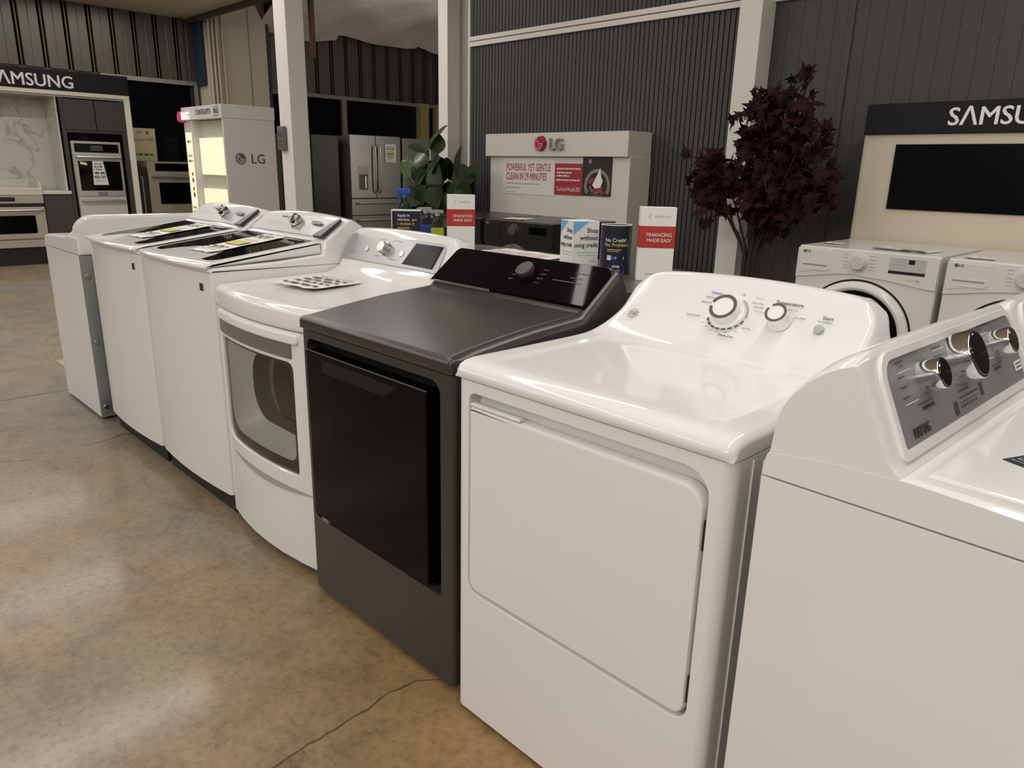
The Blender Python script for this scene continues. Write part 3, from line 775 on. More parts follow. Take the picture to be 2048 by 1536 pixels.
# ------------------------------------------------------------------ far left end: white dryer turned away, steel back edge showing
def far_dryer():
    W, D = .69, .635
    t = thing('clothes_dryer', 'plain white machine turned away at the far left end, steel back edge showing', 'dryer', (-3.552, .022, 0), -90)
    # local x runs to world -y: the visible flank is x = 0 side
    t.location = (-3.55, .022+W, 0)
    obj('cabinet', cabinet(bm_new(), W, D-.012, .016, .866, .012), WHITE, t)
    b = bx(.0, W, D-.012, D, .016, .866, .001); box(b, .004, .05, D, D+.004, .04, .84); box(b, W-.05, W-.004, D, D+.004, .04, .84); obj('back_panel', b, GALV, t)
    for zz in (.07, .42, .76): obj('screw', cyl(bm_new(), (W-.025, D+.003, zz), .016, .013, .006, (0, 1, 0), 20, .002), SATIN, t)
    feet(t, W, D, .02)
    prof = [(-.004, .870), (-.008, .885), (0, .910), (.02, .924), (.06, .932)] + smooth_prof([(.10, .936), (.35, .945), (.44, .952), (.49, .972), (.525, 1.02), (.545, 1.05), (.56, 1.058), (.60, 1.060)], 3) + [(.628, 1.055), (.636, 1.04), (.636, .870)]
    st = fillet_xs(0, W, .014, 5, 10)
    st = sorted(set(st+[(.02+k*.008, 0) for k in range(10)]+[(W-.02-k*.008, 0) for k in range(10)]))
    def warp(x, y, z):
        if y > .43 and z > .95: z = min(z, max(.947, corner_clip(x, .012, W-.014, .09, 1.062)))
        return x, y, z
    obj('top_panel', loft(bm_new(), prof, st, warp), WHITE, t, smooth=45)
    dr = obj('door', pl(rr(.08, .61, .30, .80, .05, 6, 1), FLAT, .012, .006, -.012), WHITE, t)
    return t
far_dryer()

# ------------------------------------------------------------------ front loading washers (wall row and the row standing behind the front one)
def front_loader(label, loc, rotz, body, panel, ringm, knobm, white=True, group=None, logo=True, D=.68):
    W, H = .686, .98
    t = thing('washing_machine' , label, 'washing machine', loc, rotz, group)
    cx, cz, R = .335, .56, .272
    hole = [(cx+(R+.006)*math.cos(math.radians(225+360*i/56)), cz+(R+.006)*math.sin(math.radians(225+360*i/56))) for i in range(56)]
    # body front with round opening
    b = bm_new()
    def sq(i):
        a = math.radians(225+360*i/56); c, s = math.cos(a), math.sin(a); k = max(abs(c), abs(s)); c, s = c/k, s/k
        return ((W/2)+c*W/2, (.02+H-.02)/2+.01+s*(H-.04)/2)
    P0 = [sq(i) for i in range(56)]
    h0 = ring(b, [(p[0], 0, p[1]) for p in hole]); 
    def ins(P, d): return [(min(max(p[0], d), W-d), min(max(p[1], .02+d), H-d)) for p in P]
    o0 = ring(b, [(p[0], 0, p[1]) for p in ins(P0, .016)]); bridge(b, h0, o0)
    o1 = ring(b, [(p[0], .005, p[1]) for p in ins(P0, .005)]); bridge(b, o0, o1)
    o2 = ring(b, [(p[0], .016, p[1]) for p in P0]); bridge(b, o1, o2)
    o3 = ring(b, [(p[0], D, p[1]) for p in P0]); bridge(b, o2, o3); b.faces.new(o3)
    h1 = ring(b, [(p[0], .05, p[1]) for p in hole]); bridge(b, h0, h1); b.faces.new(h1)
    obj('cabinet', b, body, t)
    feet(t, W, D, .022)
    # control fascia with curved lower edge
    P = [(.004, .818)] + [(.004+.66*k/14+.009, .818+.042*math.sin(PI*min(1, k/14*1.0))**1.2*(1 if k < 7 else .8)) for k in range(1, 14)] + [(W-.004, .822)]
    top = [(W-.004, H-.012), (W-.016, H-.004), (.016, H-.004), (.004, H-.012)]
    fas = obj('control_panel', pl(P+top, FLAT, .018, .003, -.007), panel, t)
    # dispenser drawer
    dr = obj('drawer', pl([(.014, .842), (.186, .872), (.186, H-.014), (.014, H-.014)], FLAT, .008, .002, -.0095), panel, t)
    s = bm_new(); frame_ring(s, rr(.030, .172, .862, .900, .006, 4, 1), rr(.036, .166, .867, .891, .004, 4, 1), FLAT, -.011, .003); obj('drawer_grip', s, panel if white else BLACK, dr)
    prints('grip_shade', [('b', .101, .887, .128, .008)], PRINTL if white else BLACK, dr, off=-.0100)
    k = bm_new(); cyl(k, (.32, -.006, .920), .046, .044, .010, (0, -1, 0), 40, .002); cyl(k, (.32, -.015, .920), .037, .035, .020, (0, -1, 0), 40, .004)
    obj('control_knob', k, knobm, t)
    if white:
        prints('display_screen', [('b', .545, .928, .165, .062)], mat('screen_pale', (.52, .52, .53), .25), t, off=-.0076)
        prints('display_strip', [('b', .545, .891, .165, .014), ('b', .563, .945, .028, .022)], BLACK, t, off=-.0082)
        it = []
        for zz in (.955, .942, .928, .915): it += greek(.475, .54, zz, .002) + greek(.585, .62, zz, .002)
        for zz in (.955, .938, .92, .903, .888): it += greek(.245, .268, zz, .003) + greek(.372, .40, zz, .003)
        it += [('t', '10', .598, .858, .017, 'CENTER', .01)] + greek(.55, .585, .858, .003)
        prints('control_lettering', it, PRINTL, t, off=-.0084)
    else:
        it = []
        for zz in (.955, .938, .92, .903, .888): it += greek(.245, .268, zz, .003) + greek(.372, .40, zz, .003)
        prints('control_lettering', it, mat('faint_print', (.10, .10, .10), .5), t, off=-.0084)
        prints('display_screen', [('b', .545, .925, .165, .05)], BLKGL, t, off=-.0082)
    if logo:
        prints('logo', [('a', .043, .955, .0065, .0085, 0, 360), ('d', .043, .955, .0055), ('t', 'LG', .063, .955, .016, 'CENTER', .015)], PRINT if white else mat('pale_print', (.28, .28, .28), .5), t, off=-.0105)
    # door: gasket gap, frame ring, bowl, dark glass
    A = lambda r, y, n=56: [(cx+r*math.cos(2*PI*i/n), y, cz+r*math.sin(2*PI*i/n)) for i in range(n)]
    g = bm_new(); rings = [ring(g, A(R+.005, .002)), ring(g, A(R+.004, -.002)), ring(g, A(R-.004, -.002)), ring(g, A(R-.004, .03))]
    for i in range(3): bridge(g, rings[i], rings[i+1])
    door = obj('door', g, BLACK, t)
    f = bm_new(); rings = [ring(f, A(r, y)) for r, y in ((R-.004, .04), (R-.004, -.010), (R-.010, -.020), (R-.03, -.030), (.230, -.028), (.222, -.018), (.216, .05))]
    for i in range(len(rings)-1): bridge(f, rings[i], rings[i+1])
    obj('door_frame', f, ringm, door, smooth=60)
    q = bm_new(); rings = [ring(q, A(r, y)) for r, y in ((.220, .020), (.19, .04), (.14, .055), (.06, .06))]
    for i in range(3): bridge(q, rings[i], rings[i+1])
    q.faces.new(rings[-1]); obj('door_glass', q, BLKGL, door, smooth=60)
    if not white:
        f = bm_new(); rings = [ring(f, A(r, y)) for r, y in ((.242, -.027), (.240, -.036), (.230, -.036), (.228, -.025))]
        for i in range(3): bridge(f, rings[i], rings[i+1])
        obj('chrome_ring', f, CHROME, door, smooth=60)
    # lid sheet
    obj('lid', bx(.004, W-.004, .012, D-.004, H-.012, H+.001, .004), body, t)
    return t
GRAPH = mat('graphite_steel', (.018, .018, .018), .28, metal=.2)
FW = mat('washer_white', (.70, .70, .675), .22)
front_loader('white front loader with a flyer on top, just right of the dark red tree', (-.508, 2.79, 0), 0, FW, FW, FW, SATIN if False else mat('knob_white', (.60, .60, .58), .25), group='white front loaders')
front_loader('white front loader at the right edge, under the dark wall screen', (.206, 2.77, 0), 0, FW, FW, FW, mat('knob_white', (.60, .60, .58), .25), group='white front loaders')
front_loader('black front loader standing below the white poster display', (-2.818, 2.66, 0), 0, GRAPH, GRAPH, GRAPH, DKGREY, False, 'black front loaders at the wall')
front_loader('black front loader behind the left financing card, beside the green plant', (-3.535, 2.66, 0), 0, GRAPH, GRAPH, GRAPH, DKGREY, False, 'black front loaders at the wall')
BACKM = mat('pewter_steel', (.17, .165, .16), .30, metal=.5)
for i, X0 in enumerate((-.02, -.73, -1.44)):
    front_loader(('grey machine top under the blue cylinder sign', 'grey machine top under the light blue credit box', 'grey machine top under the spray bottles')[i], (X0, 1.365, 0), 180, BACKM, BACKM, BACKM, DKGREY, False, 'grey machines behind the front row', D=.60)
ZB = .9815   # their tops

# ------------------------------------------------------------------ counter cards
CEN = 'CENTER'
def fin_card(loc, rot, label):
    w, d, h = .116, .05, .238
    t = thing('financing_card', label, 'sign', loc, rot, 'financing cards')
    obj('card_box', bx(-w/2, w/2, 0, d, 0, h, .001, 1), CARD, t)
    b = bm_new(); box(b, -w/2-.0006, w/2+.0006, -.0008, d-.001, .108, .178); obj('red_band', b, RED, t, smooth=0)
    prints('band_lettering', [('t', 'FINANCING', .006, .150, .0155, CEN, .012), ('t', 'MADE EASY', .006, .132, .0155, CEN, .012)], PRINTW, t, off=-.0014)
    prints('small_lettering', [('t', 'synchrony', .014, .209, .0125, CEN, .0), ('t', 'SCAN TO APPLY', 0, .022, .0085, CEN, .01), ('b', 0, .013, .06, .0007)] + greek(-.02, .02, .007, .002), PRINTL, t, off=-.0006)
    prints('gold_mark', [('p', [(-.034, .203), (-.030, .203), (-.022, .216), (-.026, .216)])], YEL, t, off=-.0006)
    return t
fin_card((-.190, 1.02, ZB), 42, 'white and red financing card, the nearer one behind the white two-dial dryer')
fin_card((-1.215, 1.06, ZB), 54, 'white and red financing card, the farther one behind the black dryer')
def credit_box():
    s, h = .106, .172
    t = thing('credit_box', 'white box sign with light blue corner reading shop without using credit', 'sign', (-.575, 1.085, ZB), 66)
    obj('box_body', bx(-s/2, s/2, -s/2, s/2, 0, h, .001, 1), CARD, t)
    for side, M in ((0, Matrix.Translation((0, -s/2, 0))), (1, Matrix.Rotation(-PI/2, 4, 'Z') @ Matrix.Translation((0, -s/2, 0)))):
        prints('lettering', [('t', 'Shop', s/2-.004, .138, .023, 'RIGHT', .012), ('t', 'without', s/2-.004, .112, .023, 'RIGHT', .012), ('t', 'using credit', s/2-.004, .086, .023, 'RIGHT', .012, .88), ('b', .03, .028, .024, .0008)] + greek(-.04, -.01, .012, .0015), mat('ink_navy', (.02, .025, .05), .5), t, M)
        prints('small_lettering', greek(-.035, .048, .060, .003) + greek(-.025, .04, .050, .003), mat('teal_print', (.35, .62, .62), .5), t, M)
        prints('blue_corner', [('p', [(-s/2+.001, .122), (.012, h-.001), (-s/2+.001, h-.001)])], SKY, t, M, off=-.0005)
credit_box()
def cylinder_sign():
    t = thing('cylinder_sign', 'dark navy cylinder sign reading no credit no problem', 'sign', (-.395, 1.07, ZB), 38)
    R, h = .054, .168
    b = bm_new(); cyl(b, (0, 0, 0), R, R, h, seg=48); obj('tube', b, mat('sign_navy2', (.014, .016, .030), .3), t)
    b = bm_new(); tube(b, [(R*.985*math.cos(2*PI*i/40), R*.985*math.sin(2*PI*i/40), h) for i in range(41)], .0016, 6); obj('rim', b, CARD, t)
    def wrap(items, m, name, off):
        def curl(c):
            a = c.x/R; r = R+off-(c.y+.0008); return Vector((r*math.sin(a), -r*math.cos(a), c.z))
        return prints(name, items, m, t, post=curl)
    wrap([('t', 'No Credit?', .0, .118, .017, CEN, .014)] + greek(-.03, .02, .086, .002, .2), PRINTW, 'white_lettering', .0006)
    wrap([('t', 'No Problem!', .004, .102, .017, CEN, .014)] + greek(-.03, .012, .080, .0022, .2), YEL, 'yellow_lettering', .0006)
    wrap([('b', -.022, .058, .015, .017), ('b', .016, .058, .030, .010)], mat('label_pale', (.62, .62, .68), .5), 'white_label', .0006)
    wrap([('b', -.006, .058, .014, .010)]+[('p', [(.004+.032*math.cos(2*PI*i/32), .001+max(0, .011+.034*math.sin(2*PI*i/32))) for i in range(32) ])], BLUE, 'blue_mark', .0005)
    wrap([('t', 'snap', .004, .030, .015, CEN, .012)] + greek(-.012, .02, .015, .0018), PRINTW, 'mark_lettering', .0009)
    wrap([('b', -.075, .125, .03, .010), ('b', -.075, .10, .03, .010), ('b', -.075, .06, .03, .010)], PRINTL, 'side_lettering', .0006)
cylinder_sign()
def apply_card():
    t = thing('apply_card', 'small dark card reading apply in minutes, beside the spray bottles', 'sign', (-1.66, 1.10, ZB), 52)
    obj('card_box', bx(-.069, .069, 0, .04, 0, .152, .001, 1), CARD, t)
    obj('dark_face', bx(-.065, .069, -.001, .001, .0, .146), NAVY, t, smooth=0)
    L = 'LEFT'
    prints('white_lettering', [('t', 'Apply in', -.041, .126, .0175, L, .014), ('t', 'minutes,', -.041, .107, .0175, L, .014)] + greek(-.04, .04, .050, .002, .2), PRINTW, t, off=-.0016)
    prints('yellow_lettering', [('t', 'get', .028, .107, .0175, L, .014), ('t', 'a decision in', -.041, .088, .0175, L, .014, .92), ('t', 'seconds.', -.041, .069, .0175, L, .014)], YEL, t, off=-.0016)
apply_card()
# flyers
mk = greek(-.10, .10, .05, .006) + greek(-.10, .10, .09, .006)
s = sheet('flat paper flyer with red print behind the black dryer', Matrix.Translation((-.99, 1.13, ZB)), (.40, .17), [], name='flyer')
prints('print', [('t', 'SAVE TODAY', 0, .06, .03)] if False else greek(-.15, .15, .03, .010, .3)+greek(-.15, .15, .08, .012, .3), RED, s, Matrix.Rotation(-PI/2, 4, 'X'), off=-.0065)
s = sheet('flyer with blue and yellow stripes on the white front loader', Matrix.Translation((-.06, 2.90, .982)) @ Matrix.Rotation(math.radians(-8), 4, 'Z'), (.27, .22), greek(-.1, .1, .16, .012), name='flyer')
R90 = Matrix.Rotation(-PI/2, 4, 'X')
prints('blue_stripe', [('b', -.07, .02, .12, .03)], mat('flyer_blue', (.12, .16, .40), .5), s, R90, off=-.0065); prints('yellow_stripe', [('b', .055, .045, .12, .06)], mat('flyer_olive', (.34, .27, .03), .5), s, R90, off=-.0065)
s = sheet('small white paper near the left edge of the white front loader', Matrix.Translation((-.42, 2.98, .982)), (.10, .08), greek(-.03, .03, .04, .008), name='paper_slip')
s = sheet('folded paper slip on the right-edge white front loader', Matrix.Translation((.31, 2.84, .982)), (.12, .10), [('b', 0, .008, .11, .008)], name='paper_slip')
s = sheet('crumpled white papers on the black front loader', Matrix.Translation((-2.62, 2.74, .982)) @ Matrix.Rotation(math.radians(20), 4, 'Z'), (.20, .20), greek(-.06, .06, .1, .01), name='paper_slip')
s = sheet('tan paper strip on the back of the black front loader', Matrix.Translation((-2.30, 3.12, .982)), (.16, .10), [], name='paper_slip'); s.data.materials[0] = mat('tan_paper', (.45, .36, .22), .7)
# spray bottles
def spray(label, loc, body, trig, h, liquid=None):
    t = thing('spray_bottle', label, 'spray bottle', loc, 60, 'cleaning spray bottles')
    b = bm_new()
    st = [(.0, .026), (.004, .029), (h*.55, .029), (h*.66, .020), (h*.72, .012), (h*.76, .012)]
    prev = None
    for z, r in st:
        rg = ring(b, [(r*math.cos(2*PI*i/20), r*.75*math.sin(2*PI*i/20), z) for i in range(20)])
        if prev: bridge(b, prev, rg)
        else: b.faces.new(rg)
        prev = rg
    b.faces.new(prev); obj('bottle', b, body, t, smooth=60)
    b = bm_new(); cyl(b, (0, 0, h*.75), .013, .013, .02, seg=16); box(b, -.035, .03, -.009, .009, h*.82, h*.92, .003); box(b, -.045, -.033, -.006, .006, h*.85, h*.90, .002); tube(b, [(-.018, 0, h*.83), (-.028, 0, h*.76), (-.024, 0, h*.70)], .005, 8)
    obj('trigger', b, trig, t)
    if liquid: obj('liquid_label', box(bm_new(), -.0295, .0295, -.0225, .0225, .03, h*.42, .006), liquid, t)
spray('clear spray bottle with bright blue trigger, in front of the fridge doors', (-1.845, 1.23, ZB), mat('clear_blue', (.30, .40, .48), .1, trans=(.70, .80, .86)), BLUE, .265)
spray('spray bottle with lime green liquid, next to the dark apply card', (-1.60, 1.24, ZB), mat('clear_body', (.4, .42, .4), .1, trans=(.75, .78, .74)), mat('trigger_grey', (.30, .30, .30), .4), .165, mat('lime_liquid', (.36, .44, .02), .3))
spray('spray bottle with blue label, behind the dark apply card', (-1.74, 1.28, ZB), mat('clear_body', (.4, .42, .4), .1, trans=(.75, .78, .74)), mat('trigger_grey', (.30, .30, .30), .4), .17, BLUE)

# ------------------------------------------------------------------ white poster display on the wall
def poster_display():
    t = thing('display_stand', 'white poster display with red round emblem behind the black front loaders', 'display', (-3.66, 3.5, 0))
    W = 1.495
    obj('display_body', bx(0, W, 0, .26, 0, 1.435, .004), SIGNW, t)
    hd = obj('header', bx(-.035, W-.005, -.03, .26, 1.433, 1.614, .004), SIGNW, t)
    k = bm_new(); cyl(k, (.625, -.03, 1.532), .062, .056, .03, (0, -1, 0), 40, .008); e = obj('round_emblem', k, LGRED, hd)
    prints('emblem_mark', lg_mark(.625, 1.532, .058), mat('logo_pink', (.62, .25, .27), .3), hd, off=-.0625)
    prints('emblem_letters', [('t', 'LG', .80, 1.522, .125, CEN, .010)], mat('letter_grey', (.33, .33, .31), .35, metal=.3), hd, off=-.055, depth=.02)
    po = obj('poster', bx(.165, .765, -.004, .002, 1.13, 1.412), mat('poster_white', (.70, .67, .62), .5), t, smooth=0)
    prints('poster_headline', [('t', 'POWERFUL YET GENTLE', .205, 1.345, .083, 'LEFT', .006, .56), ('t', 'CLEAN IN 29 MINUTES', .205, 1.272, .083, 'LEFT', .006, .56)], mat('headline_red', (.40, .03, .05), .5), po, off=-.0046)
    prints('poster_small', greek(.205, .60, 1.215, .010, .25) + greek(.205, .38, 1.183, .010, .25) + greek(.205, .32, 1.145, .005, .25), PRINTL, po, off=-.0046)
    rb = obj('red_block', bx(.762, 1.052, -.006, .002, 1.143, 1.382), mat('block_red', (.34, .022, .035), .5), t, smooth=0)
    prints('block_lettering', greek(.785, 1.03, 1.342, .012, .2) + greek(.785, .94, 1.312, .012, .2) + greek(.785, .92, 1.288, .012, .2) + greek(.785, 1.03, 1.256, .012, .2) + [('t', 'TurboWash3D', .785, 1.185, .048, 'LEFT', .006, .85)], mat('block_white', (.72, .62, .60), .5), rb, off=-.0066)
    ph = obj('photo_panel', bx(1.052, 1.335, -.006, .002, 1.145, 1.43), mat('photo_dark', (.035, .034, .028), .3), t, smooth=0)
    def arcs(r0, r1, a0, a1): return ('a', 1.20, 1.22, r0, r1, a0, a1)
    prints('photo_grey', [arcs(.10, .125, -30, 210), ('d', 1.125, 1.40, .018), ('a', 1.19, 1.225, .05, .062, 190, 350)] + [('p', [(1.2+.05*math.cos(a), 1.19+.04*math.sin(a)-.01), (1.2+.105*math.cos(a-.08), 1.215+.055*math.sin(a-.08)-.005), (1.2+.105*math.cos(a+.06), 1.215+.055*math.sin(a+.06)-.005)]) for a in [PI+.25*k for k in range(1, 12)]], mat('photo_grey', (.24, .23, .20), .4), ph, off=-.0064)
    prints('photo_splash', [('p', [(1.155, 1.225), (1.185, 1.20), (1.235, 1.21), (1.255, 1.255), (1.238, 1.29), (1.225, 1.355), (1.205, 1.31), (1.18, 1.27)])], PRINTW, ph, off=-.0068)
    prints('photo_red', [('p', [(1.11, 1.235), (1.15, 1.235), (1.17, 1.275), (1.13, 1.275)]), ('a', 1.21, 1.155, .03, .06, 10, 170)], mat('block_red', (.34, .022, .035), .5), ph, off=-.0066)
poster_display()

# ------------------------------------------------------------------ dark screen display at the right
def screen_display():
    t = thing('display_stand', 'beige display wall with black screen and black sign header, behind the white front loaders', 'display', (-.525, 3.5, 0))
    W = 2.3
    obj('display_body', bx(0, W, 0, .26, 0, 1.562, .004), WARMW, t)
    obj('side_lip', bx(.012, .024, -.008, 0, 0, 1.55, .002), WARMW, t)
    hd = obj('header', bx(0, W, -.02, .26, 1.562, 1.722, .003), mat('header_black', (.010, .010, .011), .55, spec=.2), t)
    prints('header_letters', [('t', 'SΛMSUNG', .42, 1.640, .125, 'LEFT', .016, 1.0)], PRINTW, hd, off=-.0225, depth=.002)
    sc_ = obj('screen', bx(.180, 2.05, -.012, .002, 1.160, 1.508, .002), mat('tv_black', (.004, .004, .005), .18, spec=.15), t)
screen_display()

# ------------------------------------------------------------------ dark red artificial tree
def maroon_tree():
    t = thing('potted_tree', 'artificial tree with dark red maple leaves in front of the white post', 'tree', (-1.0, 3.22, 0))
    rnd = random.Random(11)
    b = bm_new(); cyl(b, (0, 0, 0), .13, .17, .34, seg=24, bev=.01); obj('pot', b, BLACK, t)
    stems = bm_new(); ends = []
    base = Vector((0, 0, .3))
    # crown centres measured from the picture: (dx, z, radius)
    blobs = [(-.05, 1.62, .16), (.10, 1.66, .16), (.24, 1.74, .09), (.30, 1.58, .12), (-.30, 1.32, .16), (-.40, 1.25, .12), (-.22, 1.22, .16), (.02, 1.38, .20), (.20, 1.40, .18), (.36, 1.32, .13), (.10, 1.20, .18), (.27, 1.20, .14), (-.02, 1.12, .10), (.14, 1.06, .12), (-.18, 1.50, .09), (.0, 1.75, .08), (.25, 1.86, .03), (-.33, 1.38, .09)]
    leaves = bm_new()
    def leaf(p, n, size, roll):
        n = n.normalized(); tx = n.orthogonal().normalized(); ty = n.cross(tx)
        c, s = math.cos(roll), math.sin(roll); ux = tx*c+ty*s; uy = ty*c-tx*s
        # five lobed outline
        out = [(0, 0), (.16, .10), (.46, .02), (.34, .22), (.62, .42), (.30, .46), (.26, .62), (.12, .58), (0, 1), (-.12, .58), (-.26, .62), (-.30, .46), (-.62, .42), (-.34, .22), (-.46, .02), (-.16, .10)]
        vs = []
        for x, y in out: vs.append(leaves.verts.new(p + ux*x*size + uy*y*size - n*(abs(x)*.35+y*y*.30)*size))
        cv = leaves.verts.new(p + uy*.40*size + n*.05*size)
        for i in range(len(vs)): leaves.faces.new((vs[i], vs[(i+1) % len(vs)], cv))
    for k, (dx, z, r) in enumerate(blobs):
        dy = rnd.uniform(-.10, .14); e = Vector((dx, dy, z))
        mid = base.lerp(e, .5) + Vector((dx*.02, 0, .12)); mid2 = Vector((dx*.12, dy*.2, .86))
        tube(stems, [base+Vector((dx*.1, dy*.1, 0)), mid2, mid2.lerp(e, .55)+Vector((0, 0, .03)), e], [.010, .008, .005, .003], 6)
        n = int(34*(r/.14)**2*1.05)+6
        for i in range(n):
            d = Vector((rnd.gauss(0, 1), rnd.gauss(0, 1), rnd.gauss(0, 1))).normalized()
            p = e + Vector((d.x*r, d.y*r*1.0, d.z*r))*rnd.uniform(.45, 1.0)
            nn = Vector((rnd.gauss(0, .6), -.55+rnd.gauss(0, .6), .45+rnd.gauss(0, .5)))
            leaf(p, nn, rnd.uniform(.065, .112), rnd.uniform(0, 2*PI))
            if i % 4 == 0: tube(stems, [e+(p-e)*.1, p], .0018, 4)
    # loose sprigs
    for p in ((-.50, -.02, 1.47), (-.30, -.05, 1.04), (-.31, 0, 1.42), (.44, 0, 1.22), (.47, 0, 1.18)):
        for q in range(3): leaf(Vector(p)+Vector((rnd.uniform(-.03, .03), 0, rnd.uniform(-.03, .03))), Vector((rnd.gauss(0, .4), -1, .4)), .075, rnd.uniform(0, 6))
    tube(stems, [(-.02, 0, .82), (-.10, 0, .98), (-.18, 0, 1.08), (-.30, -.03, 1.07)], [.008, .006, .004, .003], 6)
    tube(stems, [(0, 0, .3), (.0, 0, .84)], [.03, .022], 8)
    obj('stems', stems, mat('tree_stem', (.018, .013, .010), .7), t)
    m = mat('maroon_leaf', (.024, .006, .007), .8, spec=.2, noise=((9, 9, 9), .55))
    obj('foliage', leaves, m, t, smooth=0, flip=False)
maroon_tree()

# ------------------------------------------------------------------ green rubber plant
def green_plant():
    t = thing('potted_plant', 'tall green plant with big glossy leaves in front of the white post', 'plant', (-4.14, 3.30, 0))
    rnd = random.Random(5)
    b = bm_new(); cyl(b, (0, 0, 0), .15, .19, .42, seg=28, bev=.01); obj('pot', b, mat('pot_white', (.55, .53, .50), .4), t)
    stems = bm_new(); leaves = bm_new(); light = bm_new()
    def leaf(bm, base, tip, width, up):
        base = Vector(base); tip = Vector(tip); ax = tip-base; L = ax.length; ax.normalize(); up = Vector(up)
        sd = ax.cross(up).normalized(); n = sd.cross(ax).normalized()
        rows = []
        for i in range(9):
            s = i/8; w = width*math.sin(PI*min(1, s*.96+.02))**.75*(1-.25*s)
            c = base+ax*L*s - n*L*.18*s*s
            rows.append([bm.verts.new(c-sd*w+n*w*.25), bm.verts.new(c), bm.verts.new(c+sd*w+n*w*.25)])
        for i in range(8):
            for j in range(2): bm.faces.new((rows[i][j], rows[i][j+1], rows[i+1][j+1], rows[i+1][j]))
    # (base dx, z) -> (tip dx, z), half width, facing: measured from the picture
    spec = [((-.02, 1.48), (.12, 1.70), .10, (-.5, -.7, .5), 1), ((.0, 1.45), (.02, 1.62), .07, (.6, -.7, .3), 2), ((-.05, 1.45), (-.24, 1.55), .07, (0, -.4, .9), 0),
            ((-.06, 1.38), (-.28, 1.42), .08, (.2, -.8, .5), 1), ((.05, 1.42), (.10, 1.22), .11, (0, -1, .2), 0), ((-.02, 1.40), (-.05, 1.18), .11, (.2, -1, .1), 0), ((-.10, 1.30), (-.30, 1.18), .08, (.1, -.9, .4), 0),
            ((-.30, 1.20), (-.60, 1.42), .075, (.1, -.7, .7), 2), ((-.33, 1.22), (-.44, 1.45), .06, (-.4, -.7, .5), 1), ((-.32, 1.18), (-.56, 1.30), .085, (.2, -.9, .2), 0), ((-.30, 1.15), (-.50, 1.04), .10, (.1, -1, .3), 0),
            ((-.28, 1.08), (-.48, .93), .08, (.3, -.9, .2), 0), ((-.08, 1.12), (-.18, .88), .10, (.2, -1, .2), 0), ((.0, 1.15), (-.02, .90), .11, (0, -1, .1), 0), ((.06, 1.18), (.24, 1.02), .10, (-.2, -1, .3), 0),
            ((.10, 1.15), (.16, .90), .11, (-.1, -1, .2), 0), ((.08, 1.05), (.30, .90), .10, (-.2, -1, .3), 0), ((-.10, .98), (-.52, .92), .075, (.0, -.6, .8), 0), ((-.05, 1.0), (-.30, .86), .09, (.1, -.9, .3), 0),
            ((.38, 1.20), (.26, 1.36), .09, (.2, -1, .2), 0), ((.40, 1.22), (.46, 1.50), .06, (-.2, -1, .2), 0), ((.40, 1.20), (.60, 1.34), .09, (-.3, -1, .3), 0), ((.40, 1.22), (.46, 1.00), .14, (-.1, -1, .2), 0), ((.36, 1.2), (.28, 1.02), .11, (.1, -1, .1), 0), ((.42, 1.24), (.58, 1.12), .11, (-.2, -1, .3), 0),
            ((.02, 1.32), (.22, 1.22), .09, (-.2, -1, .4), 0), ((.0, 1.3), (.14, 1.42), .08, (-.3, -.9, .4), 0), ((-.15, 1.02), (-.36, 1.12), .08, (.3, -1, .2), 0), ((-.02, 1.28), (-.20, 1.08), .10, (.2, -1, .2), 0), ((.1, 1.0), (.1, .80), .10, (0, -1, .2), 0), ((-.1, .92), (-.12, .72), .09, (0, -1, .2), 0), ((.3, 1.0), (.42, .82), .1, (0, -1, .2), 0)]
    g1 = bm_new()
    for k in range(26):
        cx, cz, sx, sz = [(-.05, 1.12, .16, .20), (.05, 1.0, .22, .16), (-.34, 1.10, .12, .12), (.40, 1.10, .12, .14), (.02, 1.35, .10, .12)][k % 5]
        bx_, bz_ = cx+rnd.uniform(-sx, sx)*.6, cz+rnd.uniform(-sz, sz)*.6; an = rnd.uniform(-2.6, -.5); ln = rnd.uniform(.20, .28)
        spec.append(((bx_, bz_), (bx_+math.cos(an)*ln, bz_+math.sin(an)*ln*.8), rnd.uniform(.075, .10), (rnd.uniform(-.3, .3), -1, .3), 0))
    for (bd, tp, w_, up, kind) in spec:
        y0 = rnd.uniform(-.10, .06); y1 = y0 + rnd.uniform(-.10, .02)
        leaf((leaves, light, g1)[kind], (bd[0], y0, bd[1]), (tp[0], y1, tp[1]), w_*1.25, up)
        tube(stems, [(bd[0]*.35, y0*.3, max(.42, bd[1]-.35)), (bd[0]*.8, y0*.8, bd[1]-.08), (bd[0], y0, bd[1])], [.006, .005, .004], 6)
    for a in range(6):
        x = (a-2.5)*.05; tube(stems, [(x*.5, 0, .4), (x*.9, -.02, .75), (x*2.0, -.04, 1.12)], [.012, .010, .007], 8)
    obj('stems', stems, mat('plant_stem', (.16, .13, .09), .6), t)
    obj('dark_leaves', leaves, mat('leaf_dark', (.012, .025, .006), .5, spec=.25, noise=((7, 7, 7), .4)), t, smooth=60, flip=False)
    obj('pale_leaves', light, mat('leaf_pale', (.06, .10, .055), .25, noise=((9, 9, 9), .4)), t, smooth=60, flip=False)
    obj('fresh_leaves', g1, mat('leaf_fresh', (.045, .095, .018), .3, noise=((7, 7, 7), .4)), t, smooth=60, flip=False)
green_plant()

